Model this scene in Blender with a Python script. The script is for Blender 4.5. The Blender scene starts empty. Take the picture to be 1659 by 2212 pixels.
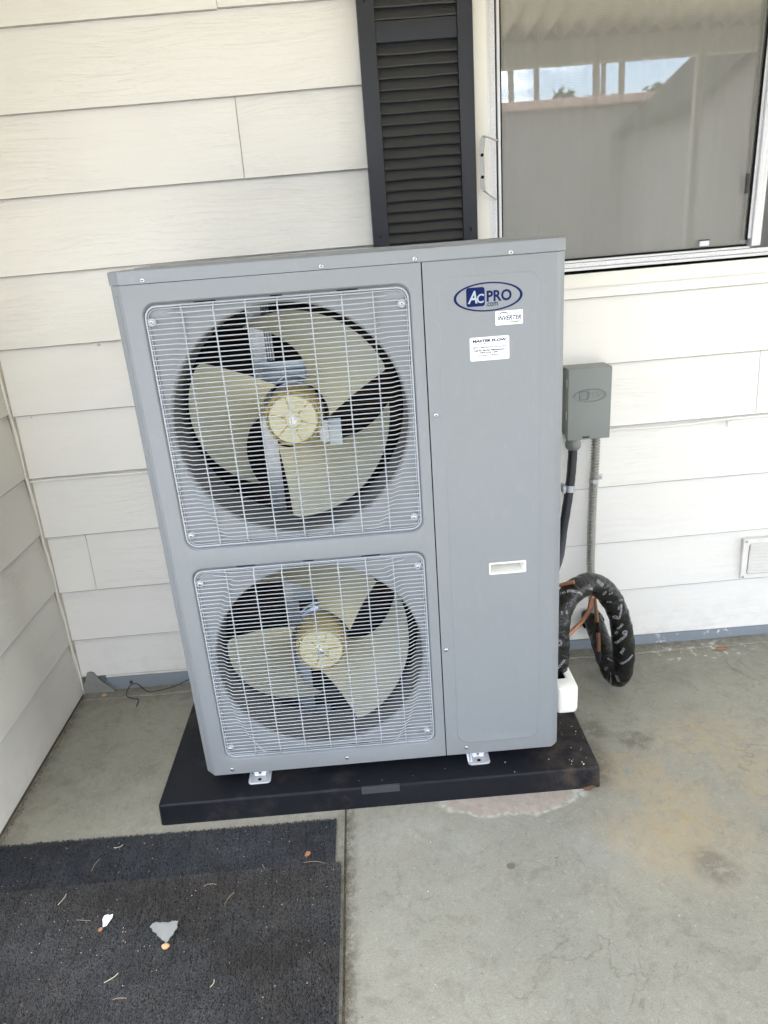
import bpy, bmesh, math, random
from mathutils import Vector, Matrix
random.seed(7)
PI = math.pi
S = bpy.context.scene
COL = S.collection

# ---------------------------------------------------------------- camera, world, sun, exposure
cam_d = bpy.data.cameras.new('camera')
cam = bpy.data.objects.new('camera', cam_d); COL.objects.link(cam)
cam.location = (.5068, -1.5375, 1.3911)
cam.rotation_euler = (1.2035, .0729, -.0414)
cam_d.sensor_fit = 'HORIZONTAL'; cam_d.sensor_width = 36
cam_d.lens = 36 * 1548.9 / 1659
cam_d.clip_start = .02; cam_d.clip_end = 400
S.camera = cam

SUN_EL, SUN_AZ = math.radians(67), math.radians(155)      # azimuth from +Y towards +X
world = bpy.data.worlds.new('World'); S.world = world; world.use_nodes = True
wn = world.node_tree; wn.nodes.clear()
def W(t): return wn.nodes.new(t)
out = W('ShaderNodeOutputWorld'); bg = W('ShaderNodeBackground'); sky = W('ShaderNodeTexSky')
sky.sky_type = 'NISHITA'; sky.sun_disc = False
sky.sun_elevation = SUN_EL; sky.sun_rotation = SUN_AZ
sky.air_density = 1.0; sky.dust_density = 1.2; sky.ozone_density = 1.0
bg.inputs['Strength'].default_value = .13
tc = W('ShaderNodeTexCoord'); mp = W('ShaderNodeMapping'); mp.inputs['Scale'].default_value = (1, 1, 3.2)
cn = W('ShaderNodeTexNoise'); cn.inputs['Scale'].default_value = 3.4; cn.inputs['Detail'].default_value = 9; cn.inputs['Roughness'].default_value = .56
cr = W('ShaderNodeValToRGB'); cr.color_ramp.elements[0].position = .47; cr.color_ramp.elements[1].position = .62
cm = W('ShaderNodeMixRGB'); cm.inputs[2].default_value = (19, 19.3, 19.6, 1)
wn.links.new(tc.outputs['Generated'], mp.inputs[0]); wn.links.new(mp.outputs[0], cn.inputs['Vector'])
wn.links.new(cn.outputs['Fac'], cr.inputs[0]); wn.links.new(cr.outputs[0], cm.inputs[0])
wn.links.new(sky.outputs[0], cm.inputs[1]); wn.links.new(cm.outputs[0], bg.inputs[0]); wn.links.new(bg.outputs[0], out.inputs[0])

sun_d = bpy.data.lights.new('sun', 'SUN'); sun_d.energy = 4.0; sun_d.angle = math.radians(.5); sun_d.color = (1, .965, .91)
sun = bpy.data.objects.new('sun', sun_d); COL.objects.link(sun)
sd = Vector((math.sin(SUN_AZ) * math.cos(SUN_EL), math.cos(SUN_AZ) * math.cos(SUN_EL), math.sin(SUN_EL)))
sun.rotation_euler = sd.to_track_quat('Z', 'Y').to_euler(); sun.location = (0, 0, 12)
S.view_settings.view_transform = 'Standard'; S.view_settings.look = 'None'
S.view_settings.gamma = 1; S.view_settings.use_curve_mapping = False
S.view_settings.exposure = 2.5
S.cycles.max_bounces = 12; S.cycles.diffuse_bounces = 6; S.cycles.transparent_max_bounces = 12
S.cycles.sample_clamp_indirect = 8

# ---------------------------------------------------------------- material helpers
class M:
    def __init__(s, name):
        s.m = bpy.data.materials.new(name); s.m.use_nodes = True; s.t = s.m.node_tree; s.t.nodes.clear()
        s.o = s.n('ShaderNodeOutputMaterial'); s.p = s.n('ShaderNodeBsdfPrincipled'); s.l(s.p.outputs[0], s.o.inputs[0])
        s.geo = None
    def n(s, t): return s.t.nodes.new(t)
    def l(s, a, b): s.t.links.new(a, b)
    def pos(s):
        if not s.geo: s.geo = s.n('ShaderNodeTexCoord')
        return s.geo.outputs['Object']
    def wpos(s):
        g = s.n('ShaderNodeNewGeometry'); return g.outputs['Position']
    def map(s, scale, loc=(0, 0, 0), rot=(0, 0, 0), src=None):
        m = s.n('ShaderNodeMapping'); m.inputs['Scale'].default_value = scale; m.inputs['Location'].default_value = loc
        m.inputs['Rotation'].default_value = rot; s.l(src or s.pos(), m.inputs[0]); return m.outputs[0]
    def noise(s, scale, detail=4, rough=.5, vec=None, dist=0):
        x = s.n('ShaderNodeTexNoise'); x.inputs['Scale'].default_value = scale; x.inputs['Detail'].default_value = detail
        x.inputs['Roughness'].default_value = rough; x.inputs['Distortion'].default_value = dist
        s.l(vec or s.pos(), x.inputs['Vector']); return x.outputs['Fac']
    def ramp(s, f, stops):
        r = s.n('ShaderNodeValToRGB'); e = r.color_ramp.elements
        while len(e) < len(stops): e.new(.5)
        for el, (p, c) in zip(e, stops):
            el.position = p; el.color = (c, c, c, 1) if isinstance(c, (int, float)) else tuple(c) + (1,)
        s.l(f, r.inputs[0]); return r.outputs[0]
    def mix(s, f, a, b, mode='MIX'):
        x = s.n('ShaderNodeMixRGB'); x.blend_type = mode
        for i, v in ((0, f), (1, a), (2, b)):
            if isinstance(v, (int, float)): x.inputs[i].default_value = v if i == 0 else (v, v, v, 1)
            elif isinstance(v, tuple): x.inputs[i].default_value = v + (1,)
            else: s.l(v, x.inputs[i])
        return x.outputs[0]
    def math(s, op, a, b=0, clamp=False):
        x = s.n('ShaderNodeMath'); x.operation = op; x.use_clamp = clamp
        for i, v in ((0, a), (1, b)):
            if isinstance(v, (int, float)): x.inputs[i].default_value = v
            else: s.l(v, x.inputs[i])
        return x.outputs[0]
    def col(s, v):
        if isinstance(v, tuple): s.p.inputs['Base Color'].default_value = v + (1,)
        else: s.l(v, s.p.inputs['Base Color'])
    def set(s, rough=None, metal=None, spec=None, **k):
        if rough is not None:
            if isinstance(rough, (int, float)): s.p.inputs['Roughness'].default_value = rough
            else: s.l(rough, s.p.inputs['Roughness'])
        if metal is not None: s.p.inputs['Metallic'].default_value = metal
        if spec is not None: s.p.inputs['Specular IOR Level'].default_value = spec
        return s
    def bump(s, h, strength=.3, dist=.002):
        b = s.n('ShaderNodeBump'); b.inputs['Strength'].default_value = strength; b.inputs['Distance'].default_value = dist
        s.l(h, b.inputs['Height']); s.l(b.outputs[0], s.p.inputs['Normal'])
    def blob(s, P, cx, cy, rx, ry, soft=.5, axes='XY', rot=0):
        """soft ellipse mask, 1 inside"""
        m = s.n('ShaderNodeMapping'); m.vector_type = 'TEXTURE'
        m.inputs['Location'].default_value = (cx, cy, 0) if axes == 'XY' else (cx, 0, cy)
        m.inputs['Rotation'].default_value = (0, 0, rot)
        m.inputs['Scale'].default_value = (rx, ry, 1e3) if axes == 'XY' else (rx, 1e3, ry)
        s.l(P, m.inputs[0])
        v = s.n('ShaderNodeVectorMath'); v.operation = 'LENGTH'; s.l(m.outputs[0], v.inputs[0])
        r = s.n('ShaderNodeMapRange'); r.interpolation_type = 'SMOOTHSTEP'
        r.inputs['From Min'].default_value = 1 + soft; r.inputs['From Max'].default_value = 1 - soft
        s.l(v.outputs['Value'], r.inputs['Value']); return r.outputs[0]
    def warp(s, P, scale, amt, detail=4):
        nz = s.n('ShaderNodeTexNoise'); nz.inputs['Scale'].default_value = scale; nz.inputs['Detail'].default_value = detail
        s.l(P, nz.inputs['Vector'])
        a = s.n('ShaderNodeVectorMath'); a.operation = 'SUBTRACT'; a.inputs[1].default_value = (.5, .5, .5); s.l(nz.outputs['Color'], a.inputs[0])
        b = s.n('ShaderNodeVectorMath'); b.operation = 'SCALE'; b.inputs['Scale'].default_value = amt; s.l(a.outputs[0], b.inputs[0])
        c = s.n('ShaderNodeVectorMath'); c.operation = 'ADD'; s.l(b.outputs[0], c.inputs[0]); s.l(P, c.inputs[1]); return c.outputs[0]

def simple(name, c, rough=.5, metal=0, var=.06, vscale=20, bump=0, bscale=200, spec=.5):
    m = M(name); f = m.noise(vscale, 5)
    m.col(m.mix(f, tuple(x * (1 - var) for x in c), tuple(min(1, x * (1 + var)) for x in c)))
    m.set(rough, metal, spec)
    if bump: m.bump(m.noise(bscale, 3), bump, .001)
    return m.m

def siding_mat(name, base, horiz='X'):
    m = M(name); P = m.wpos()
    oi = m.n('ShaderNodeObjectInfo')
    ov = m.n('ShaderNodeVectorMath'); ov.operation = 'ADD'; cv = m.n('ShaderNodeCombineXYZ')
    for i in range(3): m.l(m.math('MULTIPLY', oi.outputs['Random'], 37.0), cv.inputs[i])
    m.l(P, ov.inputs[0]); m.l(cv.outputs[0], ov.inputs[1]); Q = m.warp(ov.outputs[0], 2.2, .06, 2)
    sc = (1.5, 1.5, 34) if horiz == 'X' else (2.2, 2.2, 30)
    g1 = m.noise(1.6, 3, .55, m.map(sc, src=Q), 1.2)
    ln = m.ramp(m.math('ABSOLUTE', m.math('SUBTRACT', g1, .5)), [(0, 0), (.016, .75), (.05, 1)])
    g2 = m.noise(3.1, 4, .6, m.map((3, 3, 60), (3, 1, 7), src=Q), .6)
    ln2 = m.ramp(m.math('ABSOLUTE', m.math('SUBTRACT', g2, .48)), [(0, 0), (.012, .8), (.03, 1)])
    patch = m.ramp(m.noise(2.4, 3, .5, m.map((1, 1, 2), src=Q)), [(.35, .25), (.62, 1)])
    h = m.math('ADD', m.math('MULTIPLY', m.mix(patch, 1.0, ln), .6), m.math('MULTIPLY', m.mix(patch, 1.0, ln2), .35))
    h2 = m.math('ADD', h, m.math('MULTIPLY', m.noise(90, 3, .6, m.map((1, 1, 3), src=Q)), .25))
    m.bump(h2, .6, .0013)
    v = m.noise(2.2, 5, .6, m.map((1, 1, 1.5), src=P))
    c = m.mix(v, tuple(x * .95 for x in base), tuple(min(.93, x * 1.03) for x in base))
    crease = m.math('MULTIPLY', m.math('SUBTRACT', 1.0, m.mix(patch, 1.0, ln)), .08)
    c = m.mix(crease, c, tuple(x * .55 for x in base))
    # specks of dirt, a little splash grime near the floor
    sp = m.ramp(m.noise(34, 2, .5, m.map((1, 1, 1), (5, 5, 5), src=P)), [(.0, 1), (.205, 1), (.225, 0)])
    c = m.mix(m.math('MULTIPLY', sp, .55), c, (.22, .17, .12))
    sx = m.n('ShaderNodeSeparateXYZ'); m.l(P, sx.inputs[0])
    low = m.ramp(sx.outputs['Z'], [(.0, 1), (.07, .6), (.20, 0)])
    c = m.mix(m.math('MULTIPLY', m.math('MULTIPLY', low, m.ramp(m.noise(14, 6, .7, P), [(.45, 0), (.7, 1)])), .35), c, (.40, .35, .28))
    m.col(c); m.set(.55, 0, .3)
    return m.m

MAT = {}
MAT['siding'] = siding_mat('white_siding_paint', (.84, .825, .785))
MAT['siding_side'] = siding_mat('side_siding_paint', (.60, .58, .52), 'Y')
MAT['lap_shade'] = simple('lap_shadow_line', (.36, .34, .31), .8, var=.35, vscale=22)  # board bottom edges darkened to draw the shadow line under each lap
MAT['trim'] = simple('cream_trim_paint', (.80, .78, .72), .5, var=.05, vscale=12, bump=.2, bscale=90)
MAT['caulk'] = simple('white_caulk', (.74, .71, .65), .6, var=.2, vscale=40, bump=.5, bscale=60)
MAT['trim_dirty'] = simple('grimy_beige_trim', (.52, .47, .38), .7, var=.45, vscale=26, bump=.4, bscale=60)
MAT['dark_gap'] = simple('grime', (.10, .075, .055), .9, var=.4, vscale=60)
m = M('grey_powder_coat'); P0 = m.wpos(); f = m.noise(2.2, 4, .6, P0)
c = m.mix(f, (.212, .226, .238), (.230, .245, .257))
dst = m.math('MULTIPLY', m.ramp(m.noise(60, 6, .75, m.map((1, 1, .35), src=P0)), [(.55, 0), (.8, 1)]), .22); c = m.mix(dst, c, (.36, .36, .345))
sx = m.n('ShaderNodeSeparateXYZ'); m.l(P0, sx.inputs[0]); lw_ = m.ramp(sx.outputs['Z'], [(.095, .5), (.16, 0)]); c = m.mix(m.math('MULTIPLY', lw_, m.ramp(m.noise(40, 6, .7, P0), [(.4, 0), (.7, 1)])), c, (.24, .22, .19))
m.col(c); m.set(m.ramp(m.noise(5, 4, .6, P0), [(.3, .40), (.7, .52)]), 0, .4)
m.bump(m.math('ADD', m.math('MULTIPLY', m.noise(900, 2, .5, P0), .05), m.math('MULTIPLY', m.noise(3.5, 2, .5, P0), 1.6)), .35, .0016); MAT['casing'] = m.m
MAT['casing_top'] = MAT['casing']
MAT['throat_shade'] = simple('shaded_throat_paint', (.105, .108, .105), .6, var=.15, vscale=14)  # casing paint darkened for the shade deep inside the fan openings
MAT['grille'] = simple('grey_coated_wire', (.36, .385, .41), .38, var=.03)
MAT['gap'] = simple('dark_seam', (.004, .004, .005), .8, spec=.1)
MAT['screw'] = simple('zinc_screw', (.62, .62, .63), .28, 1.0, var=.1)
MAT['galv'] = None
m = M('galvanized_steel'); v = m.n('ShaderNodeTexVoronoi'); v.inputs['Scale'].default_value = 90; m.l(m.pos(), v.inputs['Vector'])
sep = m.n('ShaderNodeSeparateColor'); m.l(v.outputs['Color'], sep.inputs[0])
m.col(m.mix(sep.outputs[0], (.42, .45, .49), (.52, .55, .59))); m.set(m.ramp(sep.outputs[1], [(0, .38), (1, .5)]), .7); MAT['galv'] = m.m
m = M('speckled_aluminium'); f = m.noise(420, 3, .7); m.col(m.mix(m.ramp(f, [(.38, 0), (.5, 1)]), (.47, .47, .48), (.70, .70, .72))); m.set(.5, .3); m.bump(f, .2, .0006); MAT['alu_speck'] = m.m
MAT['alu'] = simple('mill_aluminium', (.66, .67, .69), .42, .45, var=.08, vscale=60)
MAT['strap'] = simple('dull_galvanized_strap', (.38, .38, .37), .45, .4, var=.3, vscale=200)
MAT['armour'] = simple('dull_conduit_armour', (.34, .335, .31), .42, .55, var=.15, vscale=60)
MAT['gasket'] = simple('black_gasket', (.005, .005, .006), .6, spec=.15)
MAT['coil'] = simple('dark_coil_fins', (.010, .009, .008), .8)
MAT['coil_tube'] = simple('aged_copper_tube', (.20, .11, .065), .45, .6, var=.3, vscale=8)
MAT['inner'] = simple('dark_inner_steel', (.05, .052, .055), .6)
m = M('translucent_fan_plastic')
P0 = m.wpos(); near = m.math('MAXIMUM', m.blob(P0, .3405, 1.0217, .125, .125, .75, 'XZ'), m.blob(P0, .3405, .4195, .125, .125, .75, 'XZ'))
f = m.noise(7, 5, .6); g = m.noise(160, 3, .6); c = m.mix(near, m.mix(f, (.30, .305, .245), (.44, .44, .36)), m.mix(f, (.48, .44, .25), (.56, .52, .34))); m.col(m.mix(m.ramp(g, [(.5, 0), (.8, .35)]), c, (.60, .58, .44))); m.set(.36, 0, .45)
tr = m.n('ShaderNodeBsdfTranslucent'); tr.inputs[0].default_value = (.50, .46, .27, 1); mx = m.n('ShaderNodeMixShader'); mx.inputs[0].default_value = .32
m.l(m.p.outputs[0], mx.inputs[1]); m.l(tr.outputs[0], mx.inputs[2]); m.l(mx.outputs[0], m.o.inputs[0]); MAT['fan'] = m.m
m = M('amber_hub_plastic')
f = m.noise(30, 5, .6); m.col(m.mix(f, (.36, .28, .10), (.46, .38, .18))); m.set(.33, 0, .5)
tr = m.n('ShaderNodeBsdfTranslucent'); tr.inputs[0].default_value = (.62, .5, .2, 1); mx = m.n('ShaderNodeMixShader'); mx.inputs[0].default_value = .22
m.l(m.p.outputs[0], mx.inputs[1]); m.l(tr.outputs[0], mx.inputs[2]); m.l(mx.outputs[0], m.o.inputs[0]); MAT['hub'] = m.m
MAT['hub_face'] = simple('cream_hub_plastic', (.45, .42, .265), .33, var=.10, vscale=40)
MAT['motor'] = simple('blue_grey_motor_steel', (.36, .42, .48), .35, .55, var=.1)
MAT['navy'] = simple('navy_print', (.003, .010, .075), .5, var=.02, spec=.12)
MAT['black_print'] = simple('black_print', (.02, .02, .045), .4)
MAT['grey_print'] = simple('grey_print', (.34, .38, .42), .4)
MAT['orange_print'] = simple('orange_print', (.80, .50, .13), .4)
MAT['green_print'] = simple('green_print', (.03, .30, .08), .4)
MAT['white_sticker'] = simple('white_sticker', (.86, .87, .88), .3, var=.01)
MAT['white_plastic'] = simple('white_plastic', (.80, .79, .74), .3, var=.03, vscale=8)
MAT['box'] = simple('grey_enamel_box', (.215, .235, .228), .42, var=.03, vscale=5)
MAT['box_side'] = simple('grey_enamel_cabinet', (.17, .175, .165), .45, var=.05)
MAT['liquid_tight'] = simple('black_rubber_conduit', (.018, .021, .027), .42, var=.1)
MAT['copper'] = simple('copper_pipe', (.42, .20, .115), .38, .7, var=.22, vscale=45)
m = M('black_wrap_tape'); f = m.noise(34, 5, .6, None, .8); m.col(m.mix(f, (.003, .003, .0035), (.010, .010, .009))); m.set(m.ramp(m.noise(12, 3), [(.3, .08), (.7, .2)]), 0, .33); m.bump(m.math('ADD', m.noise(26, 3, .6, None, 2.2), m.math('MULTIPLY', m.noise(110, 2, .5, None, 1.5), .25)), .75, .007); MAT['tape'] = m.m
MAT['tape_print'] = simple('tape_print', (.34, .34, .35), .5, var=.5, vscale=120)
m = M('black_plastic_pad'); P = m.wpos()
f = m.noise(18, 6, .65, P); c = m.mix(f, (.005, .006, .009), (.011, .012, .016))
d = m.math('MULTIPLY', m.blob(P, 1.02, .03, .13, .16, .6), m.ramp(m.noise(26, 6, .7, P), [(.38, 0), (.66, 1)]))
c = m.mix(m.math('MULTIPLY', d, .4), c, (.12, .09, .065))
dd = m.ramp(m.noise(9, 6, .7, P), [(.56, 0), (.80, 1)]); c = m.mix(m.math('MULTIPLY', dd, .16), c, (.20, .15, .12))
m.col(c); m.set(m.ramp(m.noise(6, 4, .6, P), [(.3, .42), (.7, .6)]), 0, .22); m.bump(m.noise(420, 3, .5, P), .25, .0008); MAT['pad'] = m.m
MAT['pad_tag'] = simple('dark_grey_label', (.045, .047, .052), .55, bump=.3, bscale=300)
MAT['shutter_frame'] = simple('black_shutter_plastic', (.020, .023, .030), .46, var=.06, vscale=30, bump=.35, bscale=260, spec=.45)
MAT['shutter_slat'] = simple('charcoal_shutter_plastic', (.036, .037, .038), .5, var=.10, vscale=12, bump=.3, bscale=260, spec=.4)
MAT['vent'] = simple('white_vent_metal', (.78, .76, .72), .5, var=.04)
MAT['vent_dark'] = simple('shadowed_vent_back', (.30, .29, .27), .7)
MAT['leaf'] = simple('dry_leaf', (.36, .17, .08), .7, var=.3, vscale=60)
MAT['leaf_dark'] = simple('dark_dry_leaf', (.17, .09, .05), .7, var=.3, vscale=60)
MAT['chip_white'] = simple('white_paint_chip', (.82, .84, .85), .5)
MAT['chip_grey'] = simple('grey_paint_chip', (.25, .255, .24), .75, var=.25)
MAT['nut'] = simple('tan_nut_shell', (.62, .36, .17), .5)
MAT['twig'] = simple('straw_twig', (.42, .31, .17), .7, var=.3)
MAT['twig_pale'] = simple('pale_straw', (.62, .54, .38), .7, var=.2)
MAT['wire_rust'] = simple('rusty_wire', (.09, .055, .045), .6, .4, var=.3, vscale=50)
MAT['cord_white'] = simple('painted_cord', (.80, .78, .74), .45)
MAT['lamp'] = None

# base board paint with chips
m = M('blue_grey_base_paint'); P = m.wpos(); v = m.noise(10, 5, .6, P)
c = m.mix(v, (.185, .215, .245), (.245, .275, .305))
chip = m.math('MULTIPLY', m.ramp(m.noise(42, 6, .7, P), [(.60, 0), (.64, 1)]), m.blob(P, 1.56, .02, .19, .05, .5, 'XZ'))
c = m.mix(chip, c, (.68, .66, .61)); chip2 = m.ramp(m.noise(60, 4, .7, P), [(.715, 0), (.735, 1)]); c = m.mix(m.math('MULTIPLY', chip2, .6), c, (.55, .55, .53))
m.col(c); m.set(.5, 0, .4); m.bump(m.noise(60, 5, .6, P), .2, .001); MAT['base_paint'] = m.m

# porch floor paint: wear, stains and scuffs fixed to places on the floor
m = M('grey_green_floor_paint'); P0 = m.wpos(); P = m.warp(P0, 9, .07, 6)
v = m.noise(5.5, 9, .66, P0); v2 = m.noise(1.6, 4, .55, P0)
c = m.mix(v, (.235, .222, .175), (.40, .382, .312))
c = m.mix(m.ramp(v2, [(.35, 0), (.65, .5)]), c, (.235, .236, .205))
fine = m.noise(330, 4, .75, P0); c = m.mix(m.ramp(fine, [(.34, .55), (.52, 0)]), c, (.12, .112, .09))
pore = m.ramp(m.noise(150, 3, .6, m.map((1, 1, 1), (7, 3, 2), src=P0)), [(0, 1), (.30, 1), (.36, 0)]); c = m.mix(m.math('MULTIPLY', pore, .55), c, (.11, .10, .075)); fine2 = m.noise(75, 6, .8, P0); c = m.mix(m.ramp(fine2, [(.54, 0), (.72, .5)]), c, (.47, .46, .41))
mott = m.noise(24, 7, .75, m.warp(P0, 5, .3)); c = m.mix(m.ramp(mott, [(.50, 0), (.66, .55)]), c, (.175, .165, .13))
def stain(c, blobs, colr, k, lo=.38, hi=.62, ns=16):
    acc = None
    for b in blobs:
        q = m.blob(P, *b); acc = q if acc is None else m.math('MAXIMUM', acc, q)
    acc = m.math('MULTIPLY', acc, m.ramp(m.noise(ns, 7, .72, P0), [(lo, 0), (hi, 1)]))
    return m.mix(m.math('MULTIPLY', acc, k), c, colr)
c = stain(c, [(1.10, .0, .09, .07, .6), (1.16, -.03, .06, .05, .6), (1.215, -.15, .07, .10, .7), (1.12, -.25, .10, .07, .7), (1.18, -.06, .05, .10, .6)], (.40, .30, .165), .48, .38, .56, 26)
c = stain(c, [(1.40, .09, .16, .10, .8), (1.47, -.05, .10, .12, .8), (1.18, -.23, .15, .13, .8)], (.37, .30, .185), .6, .38, .58, 22)
c = stain(c, [(1.21, -.33, .05, .05, .5), (1.20, .115, .045, .04, .35), (1.10, .17, .04, .035, .4), (1.04, .05, .05, .11, .6)], (.12, .11, .085), .60, .36, .52, 34)
c = stain(c, [(.752, -.283, .012, .011, .3)], (.13, .11, .07), .8, .2, .4)
c = stain(c, [(-.42, .45, .18, .14, .8), (-.35, .15, .22, .18, .8), (1.25, .45, .35, .12, .8)], (.135, .125, .10), .50, .40, .65, 11)
c = stain(c, [(.62, -.20, .10, .04, .8), (.99, -.27, .12, .06, .8), (.55, -.16, .16, .05, .8)], (.44, .45, .42), .22, .40, .6, 12)
# bare pink patch where the paint has gone, with a white fringe
pk = m.blob(P, .80, -.065, .19, .072, .06); pk2 = m.blob(P, .80, -.072, .165, .058, .12)
c = m.mix(m.math('MULTIPLY', pk, m.ramp(m.noise(50, 6, .7, P0), [(.40, .1), (.56, .85)])), c, (.50, .49, .44))
c = m.mix(m.math('MULTIPLY', pk2, m.ramp(m.noise(30, 5, .6, P0), [(.2, .4), (.6, .8)])), c, (.335, .275, .23))
# white paint flaking by the base board on the right
fl = m.math('MULTIPLY', m.blob(P, 1.57, .53, .16, .05, .5), m.ramp(m.noise(36, 6, .72, P0), [(.56, 0), (.60, 1)])); c = m.mix(m.math('MULTIPLY', fl, .85), c, (.66, .65, .60))
# dirt against the walls
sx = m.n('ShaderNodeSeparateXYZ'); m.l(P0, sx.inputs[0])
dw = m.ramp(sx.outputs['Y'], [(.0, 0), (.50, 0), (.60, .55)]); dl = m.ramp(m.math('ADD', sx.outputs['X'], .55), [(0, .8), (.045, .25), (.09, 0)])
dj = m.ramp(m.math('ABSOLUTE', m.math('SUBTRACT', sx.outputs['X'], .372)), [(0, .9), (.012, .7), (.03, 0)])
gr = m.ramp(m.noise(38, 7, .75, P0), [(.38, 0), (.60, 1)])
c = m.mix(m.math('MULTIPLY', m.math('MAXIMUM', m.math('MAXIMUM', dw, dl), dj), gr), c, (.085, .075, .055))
# hairline cracks and scuffs
def lines(c, sc, w, k, colr, off, mlo, mhi):
    g = m.noise(sc, 4, .5, m.map((1, 1, 1), off, src=P0), 1.0)
    ln = m.ramp(m.math('ABSOLUTE', m.math('SUBTRACT', g, .5)), [(0, 1), (w, .6), (w * 2.2, 0)])
    msk = m.ramp(m.noise(3.2, 2, .5, m.map((1, 1, 1), (off[1], off[0], 3), src=P0)), [(mlo, 0), (mhi, 1)])
    brk = m.ramp(m.noise(90, 4, .6, P0), [(.35, .2), (.6, 1)])
    return m.mix(m.math('MULTIPLY', m.math('MULTIPLY', ln, msk), m.math('MULTIPLY', brk, k)), c, colr)
c = lines(c, 3.4, .0035, .55, (.10, .095, .075), (3.3, 1.7, 0), .50, .62)
c = lines(c, 7.5, .004, .4, (.12, .11, .09), (8.3, 4.7, 0), .52, .66)
c = lines(c, 5.0, .004, .30, (.48, .48, .44), (1.3, 9.7, 0), .55, .68)
spk = m.ramp(m.noise(120, 2, .5, m.map((1, 1, 1), (2, 8, 1), src=P0)), [(0, 1), (.235, 1), (.26, 0)]); c = m.mix(m.math('MULTIPLY', spk, .6), c, (.10, .08, .055))
m.col(c); m.set(m.ramp(m.noise(12, 5, .6, P0), [(.3, .42), (.7, .62)]), 0, .35)
m.bump(m.math('ADD', m.noise(150, 5, .7, P0), m.math('MULTIPLY', m.noise(22, 4, .6, P0), .8)), .4, .0016); MAT['floor'] = m.m

def carpet(name, a0, a1, kb):
  m = M(name); P0 = m.wpos()
  br = m.math('MULTIPLY', m.math('MAXIMUM', m.ramp(m.noise(5.5, 4, .6, P0), [(.42, 0), (.62, .8)]), m.math('MULTIPLY', m.blob(m.warp(P0, 8, .08), .1, -.30, .42, .055, .6), .9)), kb)
  hf = m.noise(260, 2, .5, P0); wear = m.ramp(m.noise(16, 5, .7, P0), [(.35, .75), (.65, 1.15)])
  a = m.mix(hf, a0, a1); b = m.mix(hf, (.026, .020, .015), (.120, .104, .088))
  m.col(m.mix(1.0, m.mix(br, a, b), wear, 'MULTIPLY')); m.set(.85, 0, .15); return m.m
MAT['carpet'] = carpet('charcoal_carpet_fibre', (.023, .023, .023), (.128, .128, .127), .6)
MAT['carpet_under'] = carpet('blue_black_carpet_fibre', (.019, .021, .024), (.098, .104, .115), .25)
m = M('charcoal_carpet_base'); m.col((.022, .024, .028)); m.set(.95, 0, .1); m.bump(m.noise(300, 3, .7), .6, .003); MAT['carpet_base'] = m.m
MAT['rubber_edge'] = simple('mat_rubber_edge', (.02, .02, .022), .6)

# glass and screen
m = M('window_glass'); gl = m.n('ShaderNodeBsdfGlossy'); gl.inputs['Roughness'].default_value = .0
tp = m.n('ShaderNodeBsdfTransparent'); tp.inputs[0].default_value = (.93, .95, .94, 1)
lw = m.n('ShaderNodeFresnel'); lw.inputs[0].default_value = 3.3; mx = m.n('ShaderNodeMixShader')
m.l(lw.outputs[0], mx.inputs[0]); m.l(tp.outputs[0], mx.inputs[1]); m.l(gl.outputs[0], mx.inputs[2]); m.l(mx.outputs[0], m.o.inputs[0]); MAT['glass'] = m.m
m = M('insect_screen_mesh'); P0 = m.wpos(); tp = m.n('ShaderNodeBsdfTransparent'); df = m.n('ShaderNodeBsdfDiffuse'); df.inputs[0].default_value = (.64, .63, .59, 1)
wx = m.n('ShaderNodeTexWave'); wx.bands_direction = 'Z'; wx.inputs['Scale'].default_value = 88; wx.inputs['Distortion'].default_value = 1.2; wx.inputs['Detail Scale'].default_value = .3; m.l(P0, wx.inputs[0])
wy = m.n('ShaderNodeTexWave'); wy.bands_direction = 'X'; wy.inputs['Scale'].default_value = 88; wy.inputs['Distortion'].default_value = 1.2; wy.inputs['Detail Scale'].default_value = .3; m.l(P0, wy.inputs[0])
f = m.math('ADD', m.math('MULTIPLY', m.math('ADD', wx.outputs['Fac'], wy.outputs['Fac']), .10), .17)
mx = m.n('ShaderNodeMixShader'); m.l(f, mx.inputs[0]); m.l(tp.outputs[0], mx.inputs[1]); m.l(df.outputs[0], mx.inputs[2]); m.l(mx.outputs[0], m.o.inputs[0]); MAT['screen'] = m.m
m = M('sheer_curtain_cloth'); P0 = m.pos(); m.col(m.mix(m.noise(4, 3), (.46, .45, .42), (.56, .55, .51))); m.set(.9, 0, .1); MAT['curtain'] = m.m
MAT['room'] = simple('room_paint', (.35, .34, .32), .8)
MAT['roof_sheet'] = simple('painted_roof_sheet', (.72, .66, .50), .5, var=.08, vscale=4)
MAT['beam'] = simple('painted_timber', (.47, .45, .41), .6, var=.06)
MAT['concrete'] = simple('pale_concrete', (.29, .285, .265), .8, var=.15, vscale=1.2, bump=.3, bscale=20)
MAT['stucco'] = simple('grey_stucco', (.24, .22, .20), .85, var=.08, vscale=2, bump=.5, bscale=60)
MAT['tile_pink'] = simple('pinkish_roof_tile', (.50, .33, .27), .8, var=.25, vscale=8)
MAT['shingle'] = simple('dark_shingle', (.032, .031, .03), .85, var=.2, vscale=10)
MAT['shed_roof'] = simple('dark_shed_roofing', (.013, .013, .0125), .95, var=.2, vscale=10, spec=.05)
MAT['win_dark'] = simple('dark_window_pane', (.03, .035, .04), .12)
MAT['bark'] = simple('palm_bark', (.16, .13, .10), .9, var=.3, vscale=12, bump=.8, bscale=30)
MAT['frond'] = simple('palm_leaf', (.06, .085, .03), .6, var=.3, vscale=3)
MAT['bush'] = simple('bush_leaf', (.05, .075, .028), .6, var=.4, vscale=5)

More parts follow.
